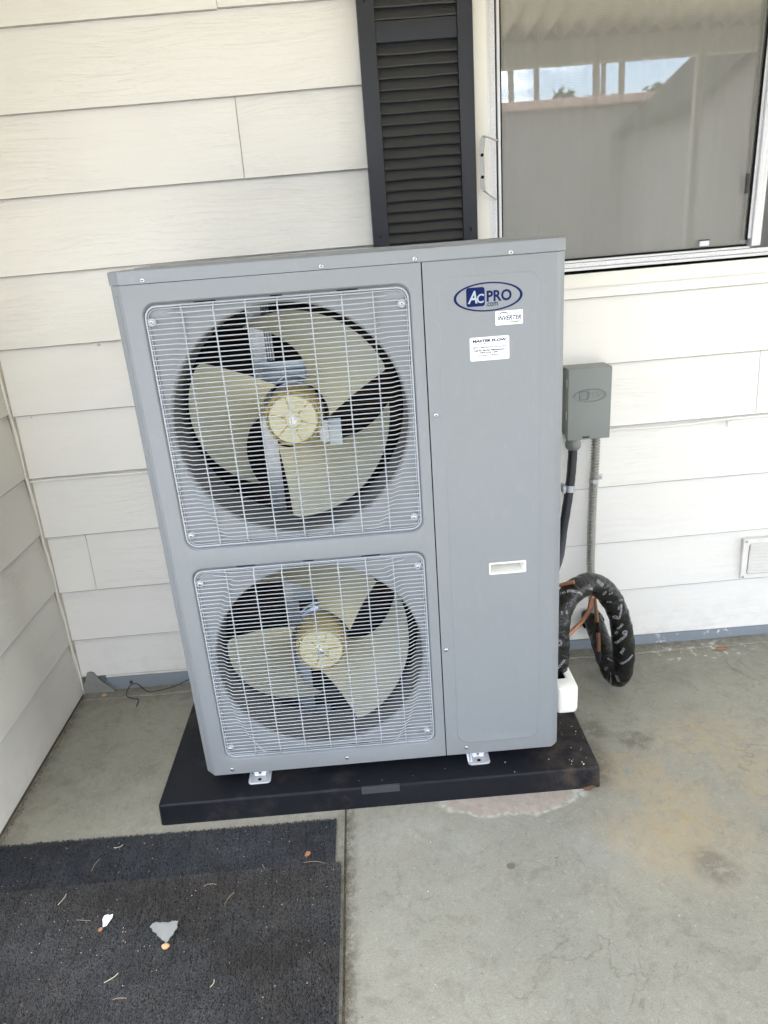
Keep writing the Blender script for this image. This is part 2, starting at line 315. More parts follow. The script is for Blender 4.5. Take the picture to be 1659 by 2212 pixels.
# ---------------------------------------------------------------- geometry helpers
def tag(o, label=None, cat=None, group=None, kind=None):
    if label: o['label'] = label
    if cat: o['category'] = cat
    if group: o['group'] = group
    if kind: o['kind'] = kind
    return o
def empty(name, loc, label=None, cat=None, group=None):
    o = bpy.data.objects.new(name, None); o.empty_display_size = .05; COL.objects.link(o); o.location = loc
    return tag(o, label, cat, group)
def link(name, me, parent=None, loc=None):
    o = bpy.data.objects.new(name, me); COL.objects.link(o)
    if parent:
        o.parent = parent; o.matrix_parent_inverse = Matrix.Translation(-wloc(parent))
    if loc is not None: o.location = loc
    return o
def wloc(o):
    v = Vector(o.location)
    if o.parent: v = v + wloc(o.parent) + o.matrix_parent_inverse.to_translation()
    return v
def smooth(me, ang=35):
    for p in me.polygons: p.use_smooth = True
    bm = bmesh.new(); bm.from_mesh(me); a = math.radians(ang)
    for e in bm.edges:
        if len(e.link_faces) != 2 or e.calc_face_angle(0) > a: e.smooth = False
    bm.to_mesh(me); bm.free()
def mk(name, bm, mat, parent=None, sm=35, loc=None, recalc=True):
    if recalc: bmesh.ops.recalc_face_normals(bm, faces=bm.faces)
    me = bpy.data.meshes.new(name); bm.to_mesh(me); bm.free()
    for x in (mat if isinstance(mat, (list, tuple)) else [mat]): me.materials.append(x)
    if sm: smooth(me, sm)
    return link(name, me, parent, loc)
def box(bm, x0, x1, y0, y1, z0, z1, bev=0, mi=0):
    vs = [bm.verts.new((x, y, z)) for x in (x0, x1) for y in (y0, y1) for z in (z0, z1)]
    f = []
    for q in ((0, 1, 3, 2), (4, 6, 7, 5), (0, 4, 5, 1), (2, 3, 7, 6), (0, 2, 6, 4), (1, 5, 7, 3)):
        fc = bm.faces.new([vs[i] for i in q]); fc.material_index = mi; f.append(fc)
    if bev:
        es = list({e for x in f for e in x.edges})
        r = bmesh.ops.bevel(bm, geom=es, offset=bev, segments=2, affect='EDGES', profile=.6)
        for x in r['faces']: x.material_index = mi
    return f
def obox(name, x0, x1, y0, y1, z0, z1, mat, parent=None, bev=.001):
    bm = bmesh.new(); box(bm, x0, x1, y0, y1, z0, z1, bev); return mk(name, bm, mat, parent)
def catmull(pts, n=8):
    P = [Vector(p) for p in pts]; P = [P[0] * 2 - P[1]] + P + [P[-1] * 2 - P[-2]]; r = []
    for i in range(1, len(P) - 2):
        a, b, c, d = P[i - 1:i + 3]
        for k in range(n):
            t = k / n
            r.append(.5 * ((2 * b) + (c - a) * t + (2 * a - 5 * b + 4 * c - d) * t * t + (3 * b - a - 3 * c + d) * t ** 3))
    r.append(P[-2]); return r
class Tube:
    def __init__(s, path):
        s.p = path; s.T = []; s.N = []; s.B = []; s.L = [0]
        for i in range(len(path)):
            a = path[max(0, i - 1)]; b = path[min(len(path) - 1, i + 1)]; s.T.append((b - a).normalized())
            if i: s.L.append(s.L[-1] + (path[i] - path[i - 1]).length)
        u = Vector((0, 0, 1)) if abs(s.T[0].z) < .9 else Vector((0, 1, 0))
        n = (u - s.T[0] * u.dot(s.T[0])).normalized()
        for t in s.T:
            n = (n - t * n.dot(t)).normalized(); s.N.append(n); s.B.append(t.cross(n))
    def mesh(s, bm, r, seg=12, cap=True):
        rings = []
        for i, p in enumerate(s.p):
            rings.append([bm.verts.new(p + (s.N[i] * math.cos(a) + s.B[i] * math.sin(a)) * (r(s.L[i], a) if callable(r) else r)) for a in (2 * PI * k / seg for k in range(seg))])
        for A, B in zip(rings, rings[1:]):
            for k in range(seg): bm.faces.new((A[k], A[(k + 1) % seg], B[(k + 1) % seg], B[k]))
        if cap: bm.faces.new(rings[0][::-1]); bm.faces.new(rings[-1])
    def at(s, l):
        i = 0
        while i < len(s.L) - 2 and s.L[i + 1] < l: i += 1
        t = (l - s.L[i]) / max(1e-9, s.L[i + 1] - s.L[i]); t = max(0, min(1, t))
        return s.p[i].lerp(s.p[i + 1], t), s.N[i].lerp(s.N[i + 1], t).normalized(), s.B[i].lerp(s.B[i + 1], t).normalized()
def tube(name, pts, r, mat, parent=None, seg=10, n=8, raw=False, sm=50):
    path = [Vector(p) for p in pts] if raw else catmull(pts, n)
    bm = bmesh.new(); Tube(path).mesh(bm, r, seg); return mk(name, bm, mat, parent, sm)
def rrect(x0, x1, z0, z1, r, n=8):
    p = []
    for cx, cz, a0 in ((x1 - r, z1 - r, 0), (x0 + r, z1 - r, 90), (x0 + r, z0 + r, 180), (x1 - r, z0 + r, 270)):
        for k in range(n + 1):
            a = math.radians(a0 + 90 * k / n); p.append((cx + r * math.cos(a), cz + r * math.sin(a)))
    return p
def circ(cx, cz, r, n=96, rz=None): return [(cx + r * math.cos(2 * PI * k / n), cz + (rz or r) * math.sin(2 * PI * k / n)) for k in range(n)]
def ring_verts(bm, pts, y): return [bm.verts.new((x, y, z)) for x, z in pts]
def loop_edges(bm, vs):
    r = []
    for a, b in zip(vs, vs[1:] + vs[:1]):
        e = bm.edges.get((a, b)) or bm.edges.new((a, b)); r.append(e)
    return r
def bridge(bm, A, B, mi=0):
    n = len(A)
    for k in range(n):
        f = bm.faces.new((A[k], A[(k + 1) % n], B[(k + 1) % n], B[k])); f.material_index = mi
def fill(bm, loops, mi=0):
    es = []
    for l in loops: es += loop_edges(bm, l)
    r = bmesh.ops.triangle_fill(bm, edges=es, use_beauty=True, normal=(0, -1, 0))
    for g in r['geom']:
        if isinstance(g, bmesh.types.BMFace): g.material_index = mi
def slab(bm, pts, y0, y1, mi=0):
    A = ring_verts(bm, pts, y0); B = ring_verts(bm, pts, y1); bridge(bm, A, B, mi)
    f = bm.faces.new(A); f.material_index = mi; f = bm.faces.new(B[::-1]); f.material_index = mi
def ring_slab(bm, po, pi, y0, y1, mi=0):
    a, b, c, d = ring_verts(bm, po, y0), ring_verts(bm, pi, y0), ring_verts(bm, po, y1), ring_verts(bm, pi, y1)
    bridge(bm, a, b, mi); bridge(bm, a, c, mi); bridge(bm, b, d, mi)
_font = {}
def text_bm(s, thick=0.0, extrude=0.0, shear=0.0):
    cu = bpy.data.curves.new('t', 'FONT'); cu.body = s; cu.size = 1; cu.offset = thick; cu.extrude = extrude; cu.shear = shear; cu.resolution_u = 3
    o = bpy.data.objects.new('t', cu); COL.objects.link(o)
    dg = bpy.context.evaluated_depsgraph_get(); me = bpy.data.meshes.new_from_object(o.evaluated_get(dg))
    bm = bmesh.new(); bm.from_mesh(me); bpy.data.objects.remove(o); bpy.data.curves.remove(cu); bpy.data.meshes.remove(me)
    return bm
def text(bm, s, x0, x1, z0, z1, y, mi=0, thick=0, shear=0, tilt=0, extr=0):
    """fit the string into the box, in the xz plane, facing -y"""
    t = text_bm(s, thick, .05 if extr else 0, shear)
    xs = [v.co.x for v in t.verts]; ys = [v.co.y for v in t.verts]
    ax, bx, ay, by = min(xs), max(xs), min(ys), max(ys); mp_ = {}
    for v in t.verts:
        u = (v.co.x - ax) / (bx - ax); w = (v.co.y - ay) / (by - ay)
        X = x0 + (x1 - x0) * u; Z = z0 + (z1 - z0) * w + tilt * (X - x0)
        mp_[v] = bm.verts.new((X, y - v.co.z * (extr / .05 if extr else 0), Z))
    for f in t.faces:
        try: q = bm.faces.new([mp_[v] for v in f.verts]); q.material_index = mi
        except ValueError: pass
    t.free()

# ---------------------------------------------------------------- ground and floor
GX0, GX1, GD = .3635, .3695, .007
bm = bmesh.new()
def floor_part(x0, x1):
    ys = [.62, -2.35]
    v = [bm.verts.new((x, y, 0)) for x in (x0, x1) for y in ys]; bm.faces.new((v[0], v[1], v[3], v[2]))
floor_part(-.62, GX0); floor_part(GX1, 6.2)
v = [bm.verts.new(p) for p in ((GX0, .62, 0), (GX0, -2.35, 0), (GX0 + .001, .62, -GD), (GX0 + .001, -2.35, -GD), (GX1 - .001, .62, -GD), (GX1 - .001, -2.35, -GD), (GX1, .62, 0), (GX1, -2.35, 0))]
for i in (0, 2, 4): bm.faces.new((v[i], v[i + 1], v[i + 3], v[i + 2]))
v = [bm.verts.new(p) for p in ((-.62, -2.35, 0), (6.2, -2.35, 0), (6.2, -2.35, -.14), (-.62, -2.35, -.14))]; bm.faces.new(v)
tag(mk('porch_floor', bm, MAT['floor'], None, 0), kind='structure', label='grey green painted concrete porch floor with stains')
bm = bmesh.new(); v = [bm.verts.new(p) for p in ((-90, -120, -.12), (90, -120, -.12), (90, 60, -.12), (-90, 60, -.12))]; bm.faces.new(v)
tag(mk('ground', bm, MAT['concrete'], None, 0), kind='structure', label='pale concrete yard beyond the porch')
# low ledge of mortar along the wall foot
bm = bmesh.new(); n = 60
rowsA = []
for k in range(n + 1):
    x = -.533 + (1.9 + .533) * k / n; e = .541 + .003 * math.sin(k * 1.7) + random.uniform(-.0015, .0015)
    rowsA.append([bm.verts.new(p) for p in ((x, e, .0003), (x, e + .0015, .0050), (x, .598, .0065))])
for A, B in zip(rowsA, rowsA[1:]):
    bm.faces.new((A[0], B[0], B[1], A[1])); bm.faces.new((A[1], B[1], B[2], A[2]))
tag(mk('floor_ledge', bm, MAT['floor'], None, 60), kind='structure', label='thin raised mortar strip along the foot of the wall')

# ---------------------------------------------------------------- house wall of lap siding
TILT = .0085
LAPS = [2.33, 2.1325, 1.9395, 1.748, 1.554, 1.361, 1.1665, .973, .779, .584, .389, .2105, .055]
def lapz(k, x): return LAPS[k] + TILT * (x + .5)
def bz(x): return .0495 - TILT * x * .65
hw = empty('house_wall', (-.53, .6, 0), 'long back wall of cream white lap siding boards behind the grey unit', 'wall')
def board(x0, x1, k, parent=hw, drop=0, seg=None, mat='siding', ytop=-.0050, ybot=-.0185, zt=None):
    bm = bmesh.new(); n = max(2, int((x1 - x0) / .12)); rows = []
    ph = random.uniform(0, 9)
    for i in range(n + 1):
        x = x0 + (x1 - x0) * i / n; j = .0007 * math.sin(x * 5.1 + ph) + random.uniform(-.0003, .0003)
        zb = (lapz(k, x) if k < 12 else bz(x) + .006 + .010 * max(0, min(1, (.6 - x) / .9))) + j - drop; zz = (lapz(k - 1, x) + .012) if zt is None else zt
        wv = .0006 * math.sin(x * 3.3 + ph)
        rows.append([bm.verts.new(p) for p in ((x, .6 + ytop, zz), (x, .6 + ybot + wv, zb + .0020), (x, .6 + ybot + .0014 + wv, zb), (x, .6 + ybot + .0110, zb + .0004), (x, .6 + ytop + .009, zz))])
    for A, B in zip(rows, rows[1:]):
        for q in range(5):
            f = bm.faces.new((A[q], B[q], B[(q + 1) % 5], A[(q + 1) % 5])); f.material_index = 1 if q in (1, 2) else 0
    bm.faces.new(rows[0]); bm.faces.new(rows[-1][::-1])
    return mk('siding_board', bm, [MAT[mat], MAT['lap_shade']], parent, 20)
XR = 2.6; G = .0009
WX0 = .853            # where the window trim starts; the boards stop there above the sill
joins = {1: [], 2: [.221], 3: [], 4: [.2338], 5: [], 6: [], 7: [], 8: [1.6985], 9: [], 10: [-.413], 11: [.55], 12: []}
for k in range(1, 13):
    xe = WX0 - .001 if k <= 6 else XR
    if k == 6: xe = WX0 - .001
    cuts = [-.5335] + [j for j in joins[k] if j < xe] + [xe]
    for i in range(len(cuts) - 1):
        board(cuts[i] + (G if i else 0), cuts[i + 1] - (G if i < len(cuts) - 2 else 0), k, drop=.0016 if (k == 2 and i == 0) else 0)
# short boards under the window
board(WX0 + .001, XR, 6, zt=1.232)
# beyond the right of the window
for k in range(1, 7): pass
# sheathing and the dark room behind
bm = bmesh.new()
for a in ((-.62, .905, .6155, .65, -.1, 2.62), (2.62, 3.4, .6155, .65, -.1, 2.62), (.905, 2.62, .6155, .65, -.1, 1.24), (.905, 2.62, .6155, .65, 2.18, 2.62)): box(bm, *a)
mk('sheathing', bm, MAT['room'], hw, 0)
bm = bmesh.new()
box(bm, -.6, 3.4, 4.0, 4.1, -.1, 2.62); box(bm, -.7, -.6, .65, 4.1, -.1, 2.62); box(bm, 3.4, 3.5, .65, 4.1, -.1, 2.62); box(bm, -.7, 3.5, .65, 4.1, 2.62, 2.7); box(bm, -.7, 3.5, .65, 4.1, -.119, -.1)
mk('room_shell', bm, MAT['room'], hw, 0)
# base board and drip strip
def bz(x): return .0495 - TILT * (x - 0) * .65
bm = bmesh.new(); rows = []
for i in range(41):
    x = -.455 + (XR + .455) * i / 40; zt = bz(x)
    rows.append([bm.verts.new(p) for p in ((x, .598, zt + .004), (x, .5915, zt), (x, .589, zt - .004), (x, .588 + .001 * math.sin(x * 7), .002), (x, .598, .001))])
for A, B in zip(rows, rows[1:]):
    for q in range(4): bm.faces.new((A[q], B[q], B[q + 1], A[q + 1]))
mk('base_board', bm, MAT['base_paint'], hw, 40)
bm = bmesh.new(); rows = []
for i in range(31):
    x = -.455 + .75 * i / 30; zt = bz(x) + .003
    rows.append([bm.verts.new(p) for p in ((x, .5945, zt + .014 + .002 * math.sin(x * 31)), (x, .588 + .001 * math.sin(x * 23), zt + .007), (x, .5865, zt + .003), (x, .5905, zt + .001))])
for A, B in zip(rows, rows[1:]):
    for q in range(3): bm.faces.new((A[q], B[q], B[q + 1], A[q + 1]))
mk('drip_strip', bm, MAT['caulk'], hw, 40)
# window trim boards belong to the wall
def tboard(name, pts, y0, y1, mat=MAT['trim'], bev=.0015, parent=hw):
    bm = bmesh.new(); slab(bm, pts, y0, y1)
    bmesh.ops.bevel(bm, geom=[e for e in bm.edges if all(abs(v.co.y - y0) < 1e-6 for v in e.verts)], offset=bev, segments=2, affect='EDGES')
    return mk(name, bm, mat, parent, 30)
ws = lambda z, x: z + TILT * (x - 1.1)
tboard('side_trim', [(WX0, 1.232), (.888, 1.232), (.888, 2.32), (WX0, 2.32)], .578, .61)
tboard('sill_board', [(WX0 + .001, ws(1.2125, WX0)), (XR, ws(1.2085, XR)), (XR, ws(1.2502, XR)), (WX0 + .001, ws(1.2502, WX0))], .574, .612, bev=.003)
tilted_lip = tboard('sill_lip', [(WX0 + .001, ws(1.2425, WX0)), (XR, ws(1.2425, XR)), (XR, ws(1.2500, XR)), (WX0 + .001, ws(1.2500, WX0))], .5695, .5738, bev=.001)
tboard('head_trim', [(.889, 2.14), (XR, 2.14), (XR, 2.32), (.889, 2.32)], .578, .61)
obox('gable_end_board', -.6, 3.4, .600, .614, 2.325, 2.615, MAT['siding'], hw)

# ---------------------------------------------------------------- side wall at the left
sw = empty('side_wall', (-.545, -.3, 0), 'left side wall of beige lap siding meeting the back wall at the corner', 'wall')
SL = [2.35, 2.155, 1.957, 1.762, 1.567, 1.373, 1.179, .984, .787, .602, .405, .208, .013]
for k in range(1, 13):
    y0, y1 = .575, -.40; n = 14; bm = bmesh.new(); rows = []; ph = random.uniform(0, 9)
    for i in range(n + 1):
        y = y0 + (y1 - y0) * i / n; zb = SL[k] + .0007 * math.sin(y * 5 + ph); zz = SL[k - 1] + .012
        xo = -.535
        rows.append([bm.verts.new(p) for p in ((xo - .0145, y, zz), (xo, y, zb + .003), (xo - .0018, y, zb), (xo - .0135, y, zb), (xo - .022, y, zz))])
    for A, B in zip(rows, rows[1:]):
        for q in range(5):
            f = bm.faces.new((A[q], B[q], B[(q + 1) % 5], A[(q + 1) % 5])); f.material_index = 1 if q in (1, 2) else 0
    bm.faces.new(rows[0]); bm.faces.new(rows[-1][::-1]); mk('siding_board', bm, [MAT['siding_side'], MAT['lap_shade']], sw, 20)
obox('sheathing', -.62, -.5565, -.40, .612, -.05, 2.5, MAT['room'], sw, 0)
obox('foot_strip', -.5565, -.540, -.398, .574, .0, .012, MAT['dark_gap'], sw, 0)
# corner: rotten back strip, quarter round and gap
obox('corner_backer', -.556, -.5337, .578, .5935, .0, 2.32, MAT['trim_dirty'], sw, 0)
bm = bmesh.new(); pth = [Vector((-.5400 + .0012 * math.sin(i * 1.3) + random.uniform(-.0004, .0004), .5780, .01 + i * .045)) for i in range(52)]
Tube(pth).mesh(bm, .0048, 8); mk('quarter_round', bm, MAT['caulk'], sw, 60)

# cord down the corner with slack between clips
pts = []
zs = [2.3, 2.1, 1.9, 1.7, 1.5, 1.36, 1.18, 1.0, .93, .86, .79, .70, .60, .57, .50, .42, .40, .33, .26, .21, .12, .03]
for i, z in enumerate(zs):
    sl = .010 * (.5 + .5 * math.sin(i * 2.1)); pts.append((-.5325 + .001 * math.sin(i), .5700 - sl, z))
tag(tube('corner_cord', pts, .0023, MAT['cord_white'], None, 8, 6), 'thin white painted cord running down the corner of the two walls', 'cord')
# cord under lap 8 of the back wall
pts = []
x = -.532
while x < 2.5:
    sag = .0045 * math.sin((x + .5) * 3.1) ** 2 + (.005 if 1.28 < x < 1.55 else 0)
    pts.append((x, .5800, lapz(8, x) - .0085 - sag + .0022)); x += .12
cord = tube('electric_cable', pts, .0040, MAT['cord_white'], None, 8, 5)
cord.name = 'electric_cable'; tag(cord, 'white painted cable tacked under a siding lap across the back wall', 'cable')
bm = bmesh.new(); box(bm, 1.610, 1.626, .5755, .583, .7755, .784, .001); box(bm, 1.612, 1.622, .579, .583, .765, .776, .001); mk('cable_clip', bm, MAT['cord_white'], cord)

# peeled cove-base flap at the corner
bm = bmesh.new()
pp = [(-.534, .004), (-.534, .040), (-.5275, .046), (-.512, .086), (-.500, .0895), (-.487, .086), (-.476, .064), (-.463, .045), (-.449, .032), (-.440, .025), (-.4335, .016), (-.4295, .006), (-.440, .002), (-.462, .0005), (-.49, .001)]
slab(bm, pp, .5775, .580)
for v in bm.verts: v.co.y -= .006 * max(0, (v.co.x + .50)) / .07 + .004 * math.sin(v.co.x * 90) * .3
fl = mk('peeled_base_flap', bm, MAT['chip_grey'], None, 0); tag(fl, 'torn grey flap of base board peeling off in the left corner', 'paint flap')
bm = bmesh.new()
slab(bm, [(-.466, .052), (-.449, .044), (-.436, .030), (-.430, .024), (-.438, .022), (-.452, .034)], .5835, .5855)
mk('torn_edge', bm, MAT['base_paint'], fl, 0)

# ---------------------------------------------------------------- shutter
sh = empty('window_shutter', (.706, .57, 1.2), 'black louvred shutter hung on the wall left of the window', 'shutter')
SY = .548
for x0, x1 in ((.5635, .6065), (.8105, .8495)):
    bm = bmesh.new(); box(bm, x0, x1, SY, .583, 1.19, 2.42, .0028); mk('stile', bm, MAT['shutter_frame'], sh)
for z0, z1 in ((1.8415, 1.8875), (1.19, 1.262), (2.36, 2.42)):
    obox('rail', .6065, .8105, SY + .004, .583, z0, z1, MAT['shutter_frame'], sh, .0025)
def slat(z):
    bm = bmesh.new(); n = 10; rows = []; ph = random.uniform(0, 6.3)
    for i in range(n + 1):
        x = .6068 + (.8102 - .6068) * i / n; w = .0006 * math.sin(i * .9 + ph)
        rows.append([bm.verts.new(p) for p in ((x, .569, z + .0285), (x, .5555 + w * .4, z + .0035 + w), (x, .5565 + w * .4, z + .0008 + w), (x, .561, z + .0005 + w), (x, .575, z + .026))])
    for A, B in zip(rows, rows[1:]):
        for q in range(5): bm.faces.new((A[q], B[q], B[(q + 1) % 5], A[(q + 1) % 5]))
    bm.faces.new(rows[0]); bm.faces.new(rows[-1][::-1]); mk('slat', bm, MAT['shutter_slat'], sh, 30)
z = 1.2635
while z < 1.82: slat(z); z += .0262
z = 1.8890
while z < 2.335: slat(z); z += .0262
obox('back_plate', .6067, .8103, .578, .583, 1.262, 2.36, MAT['gap'], sh, 0)
def screw_mesh(r=.0048, h=.0028):
    bm = bmesh.new(); n = 14; prev = None
    for rr, hh in ((1, 0), (1, .35), (.85, .75), (.5, .97), (.22, 1)):
        ring = [bm.verts.new((r * rr * math.cos(2 * PI * k / n), -h * hh, r * rr * math.sin(2 * PI * k / n))) for k in range(n)]
        if prev: bridge(bm, prev, ring)
        prev = ring
    c = bm.verts.new((0, -h * .55, 0))
    for k in range(n): bm.faces.new((prev[k], prev[(k + 1) % n], c))
    for a in (.4, .4 + PI / 2):   # driver slot
        d = Vector((math.cos(a), 0, math.sin(a))); e = Vector((-math.sin(a), 0, math.cos(a))) * r * .11
        q = [bm.verts.new(d * s * r * .6 + e * t + Vector((0, -h * 1.02, 0))) for s, t in ((-1, -1), (1, -1), (1, 1), (-1, 1))]
        f = bm.faces.new(q); f.material_index = 1
    bmesh.ops.recalc_face_normals(bm, faces=bm.faces)
    me = bpy.data.meshes.new('screw'); bm.to_mesh(me); bm.free(); me.materials.append(MAT['screw']); me.materials.append(MAT['gap']); smooth(me, 50); return me
SCREW = screw_mesh()
SCREW_D = SCREW.copy(); SCREW_D.materials[0] = MAT['shutter_frame']
def screw(x, y, z, parent, me=SCREW):
    o = link('screw', me, parent); o.location = Vector((x, y, z)) if not parent else Vector((x, y, z)); o.rotation_euler = (0, random.uniform(0, 3), 0)
    return o
for x, z in ((.584, 1.392), (.831, 1.392), (.584, 1.93), (.831, 1.93)): screw(x, SY, z, sh, SCREW_D)

# ---------------------------------------------------------------- window
wi = empty('sliding_window', (.9, .59, 1.25), 'aluminium sliding window with grey insect screen over the left sash', 'window')
obox('jamb_flange', .8885, .896, .583, .612, 1.262, 2.138, MAT['alu'], wi)
obox('jamb_track', .8965, .9105, .586, .612, 1.262, 2.138, MAT['alu_speck'], wi)
obox('jamb_gap', .911, .9145, .597, .612, 1.30, 2.138, MAT['gasket'], wi, 0)
obox('screen_stile', .915, .9225, .584, .600, 1.30, 2.138, MAT['alu'], wi)
obox('screen_stile', 1.619, 1.627, .584, .600, 1.31, 2.138, MAT['alu'], wi)
def tilted(name, x0, x1, z0, z1, y0, y1, mat, par, bev=.0008):
    bm = bmesh.new(); t = lambda z, x: z + TILT * .6 * (x - 1.6)
    slab(bm, [(x0, t(z0, x0)), (x1, t(z0, x1)), (x1, t(z1, x1)), (x0, t(z1, x0))], y0, y1)
    if bev: bmesh.ops.bevel(bm, geom=list(bm.edges), offset=bev, segments=1, affect='EDGES')
    return mk(name, bm, mat, par)
tilted('bottom_track', .8965, 2.6, 1.2708, 1.2830, .580, .5855, MAT['alu_speck'], wi)
tilted('track_lip', .8965, 2.6, 1.2620, 1.2700, .576, .612, MAT['alu'], wi)
tilted('track_back', .8965, 2.6, 1.2708, 1.283, .587, .612, MAT['alu'], wi)
tilted('screen_rail', .915, 1.627, 1.2838, 1.2900, .584, .600, MAT['alu'], wi)
tilted('gasket', .9228, 1.619, 1.2904, 1.2955, .586, .600, MAT['gasket'], wi, 0)
tilted('drip_gap', .8885, 2.6, 1.2500, 1.2615, .590, .612, MAT['gap'], wi, 0)
obox('side_gasket', .9228, .9262, .586, .600, 1.3045, 2.138, MAT['gasket'], wi, 0)
obox('side_gasket', 1.6150, 1.6188, .586, .600, 1.3065, 2.138, MAT['gasket'], wi, 0)
obox('meeting_stile', 1.6275, 1.641, .576, .612, 1.290, 2.138, MAT['alu'], wi)
obox('meeting_stile', 1.6415, 1.655, .581, .612, 1.290, 2.138, MAT['alu_speck'], wi)
obox('side_gasket', 1.6553, 1.6575, .590, .602, 1.290, 2.138, MAT['gasket'], wi, 0)
def sheet(name, x0, x1, z0, z1, y, mat, par):
    bm = bmesh.new(); v = [bm.verts.new(p) for p in ((x0, y, z0), (x1, y, z0), (x1, y, z1), (x0, y, z1))]; bm.faces.new(v); return mk(name, bm, mat, par, 0, recalc=False)
sheet('insect_screen', .9262, 1.6150, 1.292, 2.138, .5925, MAT['screen'], wi)
sheet('glass_pane', .90, 2.56, 1.28, 2.138, .6065, MAT['glass'], wi)
obox('latch', 1.6005, 1.6085, .5855, .5915, 1.428, 1.478, MAT['shutter_slat'], wi)
bm = bmesh.new(); box(bm, 1.4835, 1.5105, .5862, .5885, 1.299, 1.3125, .0008); mk('pull_tab', bm, MAT['alu'], wi)
bm = bmesh.new(); box(bm, 1.483, 1.511, .5855, .5885, 1.3127, 1.3165, .0005); mk('pull_tab_hem', bm, MAT['shutter_slat'], wi)
# curtain in the room
cu_ = bmesh.new(); n = 320; A = []
for i in range(n + 1):
    x = .80 + 1.9 * i / n; y = .715 + .020 * math.sin(x * 37) + .012 * math.sin(x * 83 + 1) + .008 * math.sin(x * 13)
    A.append([cu_.verts.new((x, y, 1.0)), cu_.verts.new((x, y + .01 * math.sin(x * 20), 2.16))])
for a, b in zip(A, A[1:]): cu_.faces.new((a[0], b[0], b[1], a[1]))
tag(mk('curtain', cu_, MAT['curtain'], None, 80), 'pale sheer curtain hanging in folds behind the window glass', 'curtain')

# bent perforated strap by the window jamb
st = empty('metal_strap', (.866, .56, 1.55), 'bent galvanized metal strap with two holes sticking out beside the window', 'bracket')
bm = bmesh.new()
prof = [Vector(p) for p in ((.9150, .5835, 1.603), (.8850, .560, 1.6115), (.8665, .5520, 1.6145), (.8625, .5505, 1.6085), (.8585, .5510, 1.58), (.8590, .5510, 1.50), (.8600, .5505, 1.4905), (.8665, .553, 1.4845), (.8840, .566, 1.4735), (.9080, .5835, 1.4600))]
w = Vector((.013, .004, 0)); rows = []
for i, p in enumerate(prof):
    arm = i <= 2 or i >= 7
    ww = Vector((0, -.012, .0012)) if (i <= 1 or i >= 8) else (Vector((.004, -.010, .001)) if arm else Vector((.0125, -.002, 0)))
    t_ = (prof[min(i + 1, 9)] - prof[max(i - 1, 0)]).normalized(); nn = t_.cross(ww).normalized() * .0010
    rows.append([bm.verts.new(p + a) for a in (nn, ww + nn, ww - nn, -nn)])
for A, B in zip(rows, rows[1:]):
    for q in range(4): bm.faces.new((A[q], B[q], B[(q + 1) % 4], A[(q + 1) % 4]))
bm.faces.new(rows[0]); bm.faces.new(rows[-1][::-1]); mk('strap', bm, MAT['strap'], st, 30)
for z in (1.571, 1.518):
    bm = bmesh.new(); slab(bm, circ(.8655, z, .0042, 16), .5480, .5492); mk('hole', bm, MAT['gap'], st, 0)

# ---------------------------------------------------------------- the outdoor unit
un = empty('condenser_unit', (.47, .19, .0636), 'tall grey twin fan outdoor air conditioning unit standing on the black pad', 'air conditioner')
ZB, ZC, ZT, D = .098, 1.3372, 1.3635, .38
RX0, RX1 = .0615, .6195
REC = [(.7425, 1.3010), (.1405, .6985)]
CXF = .3405; CZF = [1.0217, .4195]
# front panel with two dished recesses
bm = bmesh.new()
XD = .6408
outer = [bm.verts.new(p) for p in ((.030, 0, ZB), (XD, 0, ZB), (XD, 0, ZC - .0012), (.030, 0, ZC - .0012))]
holes = []
for (z0, z1) in REC:
    prev = None; r0 = .030
    for off, y in ((0, 0), (.0012, .0004), (.0035, .0035), (.0050, .0080), (.0065, .0098)):
        vs = ring_verts(bm, rrect(RX0 + off, RX1 - off, z0 + off, z1 - off, r0 - off, 8), y)
        if prev: bridge(bm, prev, vs)
        else: holes.append(vs)
        prev = vs
    cz = (z0 + z1) / 2; c0 = ring_verts(bm, circ(CXF, cz, .2655), .0098); fill(bm, [prev, c0])
    pv = c0
    for r, y in ((.262, .0108), (.2585, .0145), (.2568, .022), (.2560, .035), (.2550, .080), (.2545, .142)):
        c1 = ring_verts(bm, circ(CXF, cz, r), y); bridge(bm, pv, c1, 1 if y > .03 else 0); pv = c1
fill(bm, [outer] + holes)
# left chamfer and side
prof = [(.030, 0), (.0285, .0006), (.0085, .0195), (.0045, .0235), (.0035, .028), (.0035, D)]
A = [outer[0], outer[3]]
for x, y in prof[1:]:
    B = [bm.verts.new((x, y, ZB)), bm.verts.new((x, y, ZC - .0012))]; bm.faces.new((A[0], A[1], B[1], B[0])); A = B
# returns at the seam, top and bottom
B = [bm.verts.new((XD, .014, ZB)), bm.verts.new((XD, .014, ZC - .0012))]; bm.faces.new((outer[1], outer[2], B[1], B[0]))
B = [bm.verts.new((XD, .03, ZB)), bm.verts.new((.03, .03, ZB))]; bm.faces.new((outer[0], outer[1], B[0], B[1]))
B2 = bm.verts.new((.012, .03, ZB)); bm.faces.new([outer[0], B[1], B2])
fp = mk('front_panel', bm, [MAT['casing'], MAT['throat_shade']], un, 28)
# long shallow bead down each corner
tube('corner_bead', [(.0195, .0086, ZB + .01), (.0195, .0086, ZC - .02)], .0011, MAT['casing'], un, 8, raw=True)
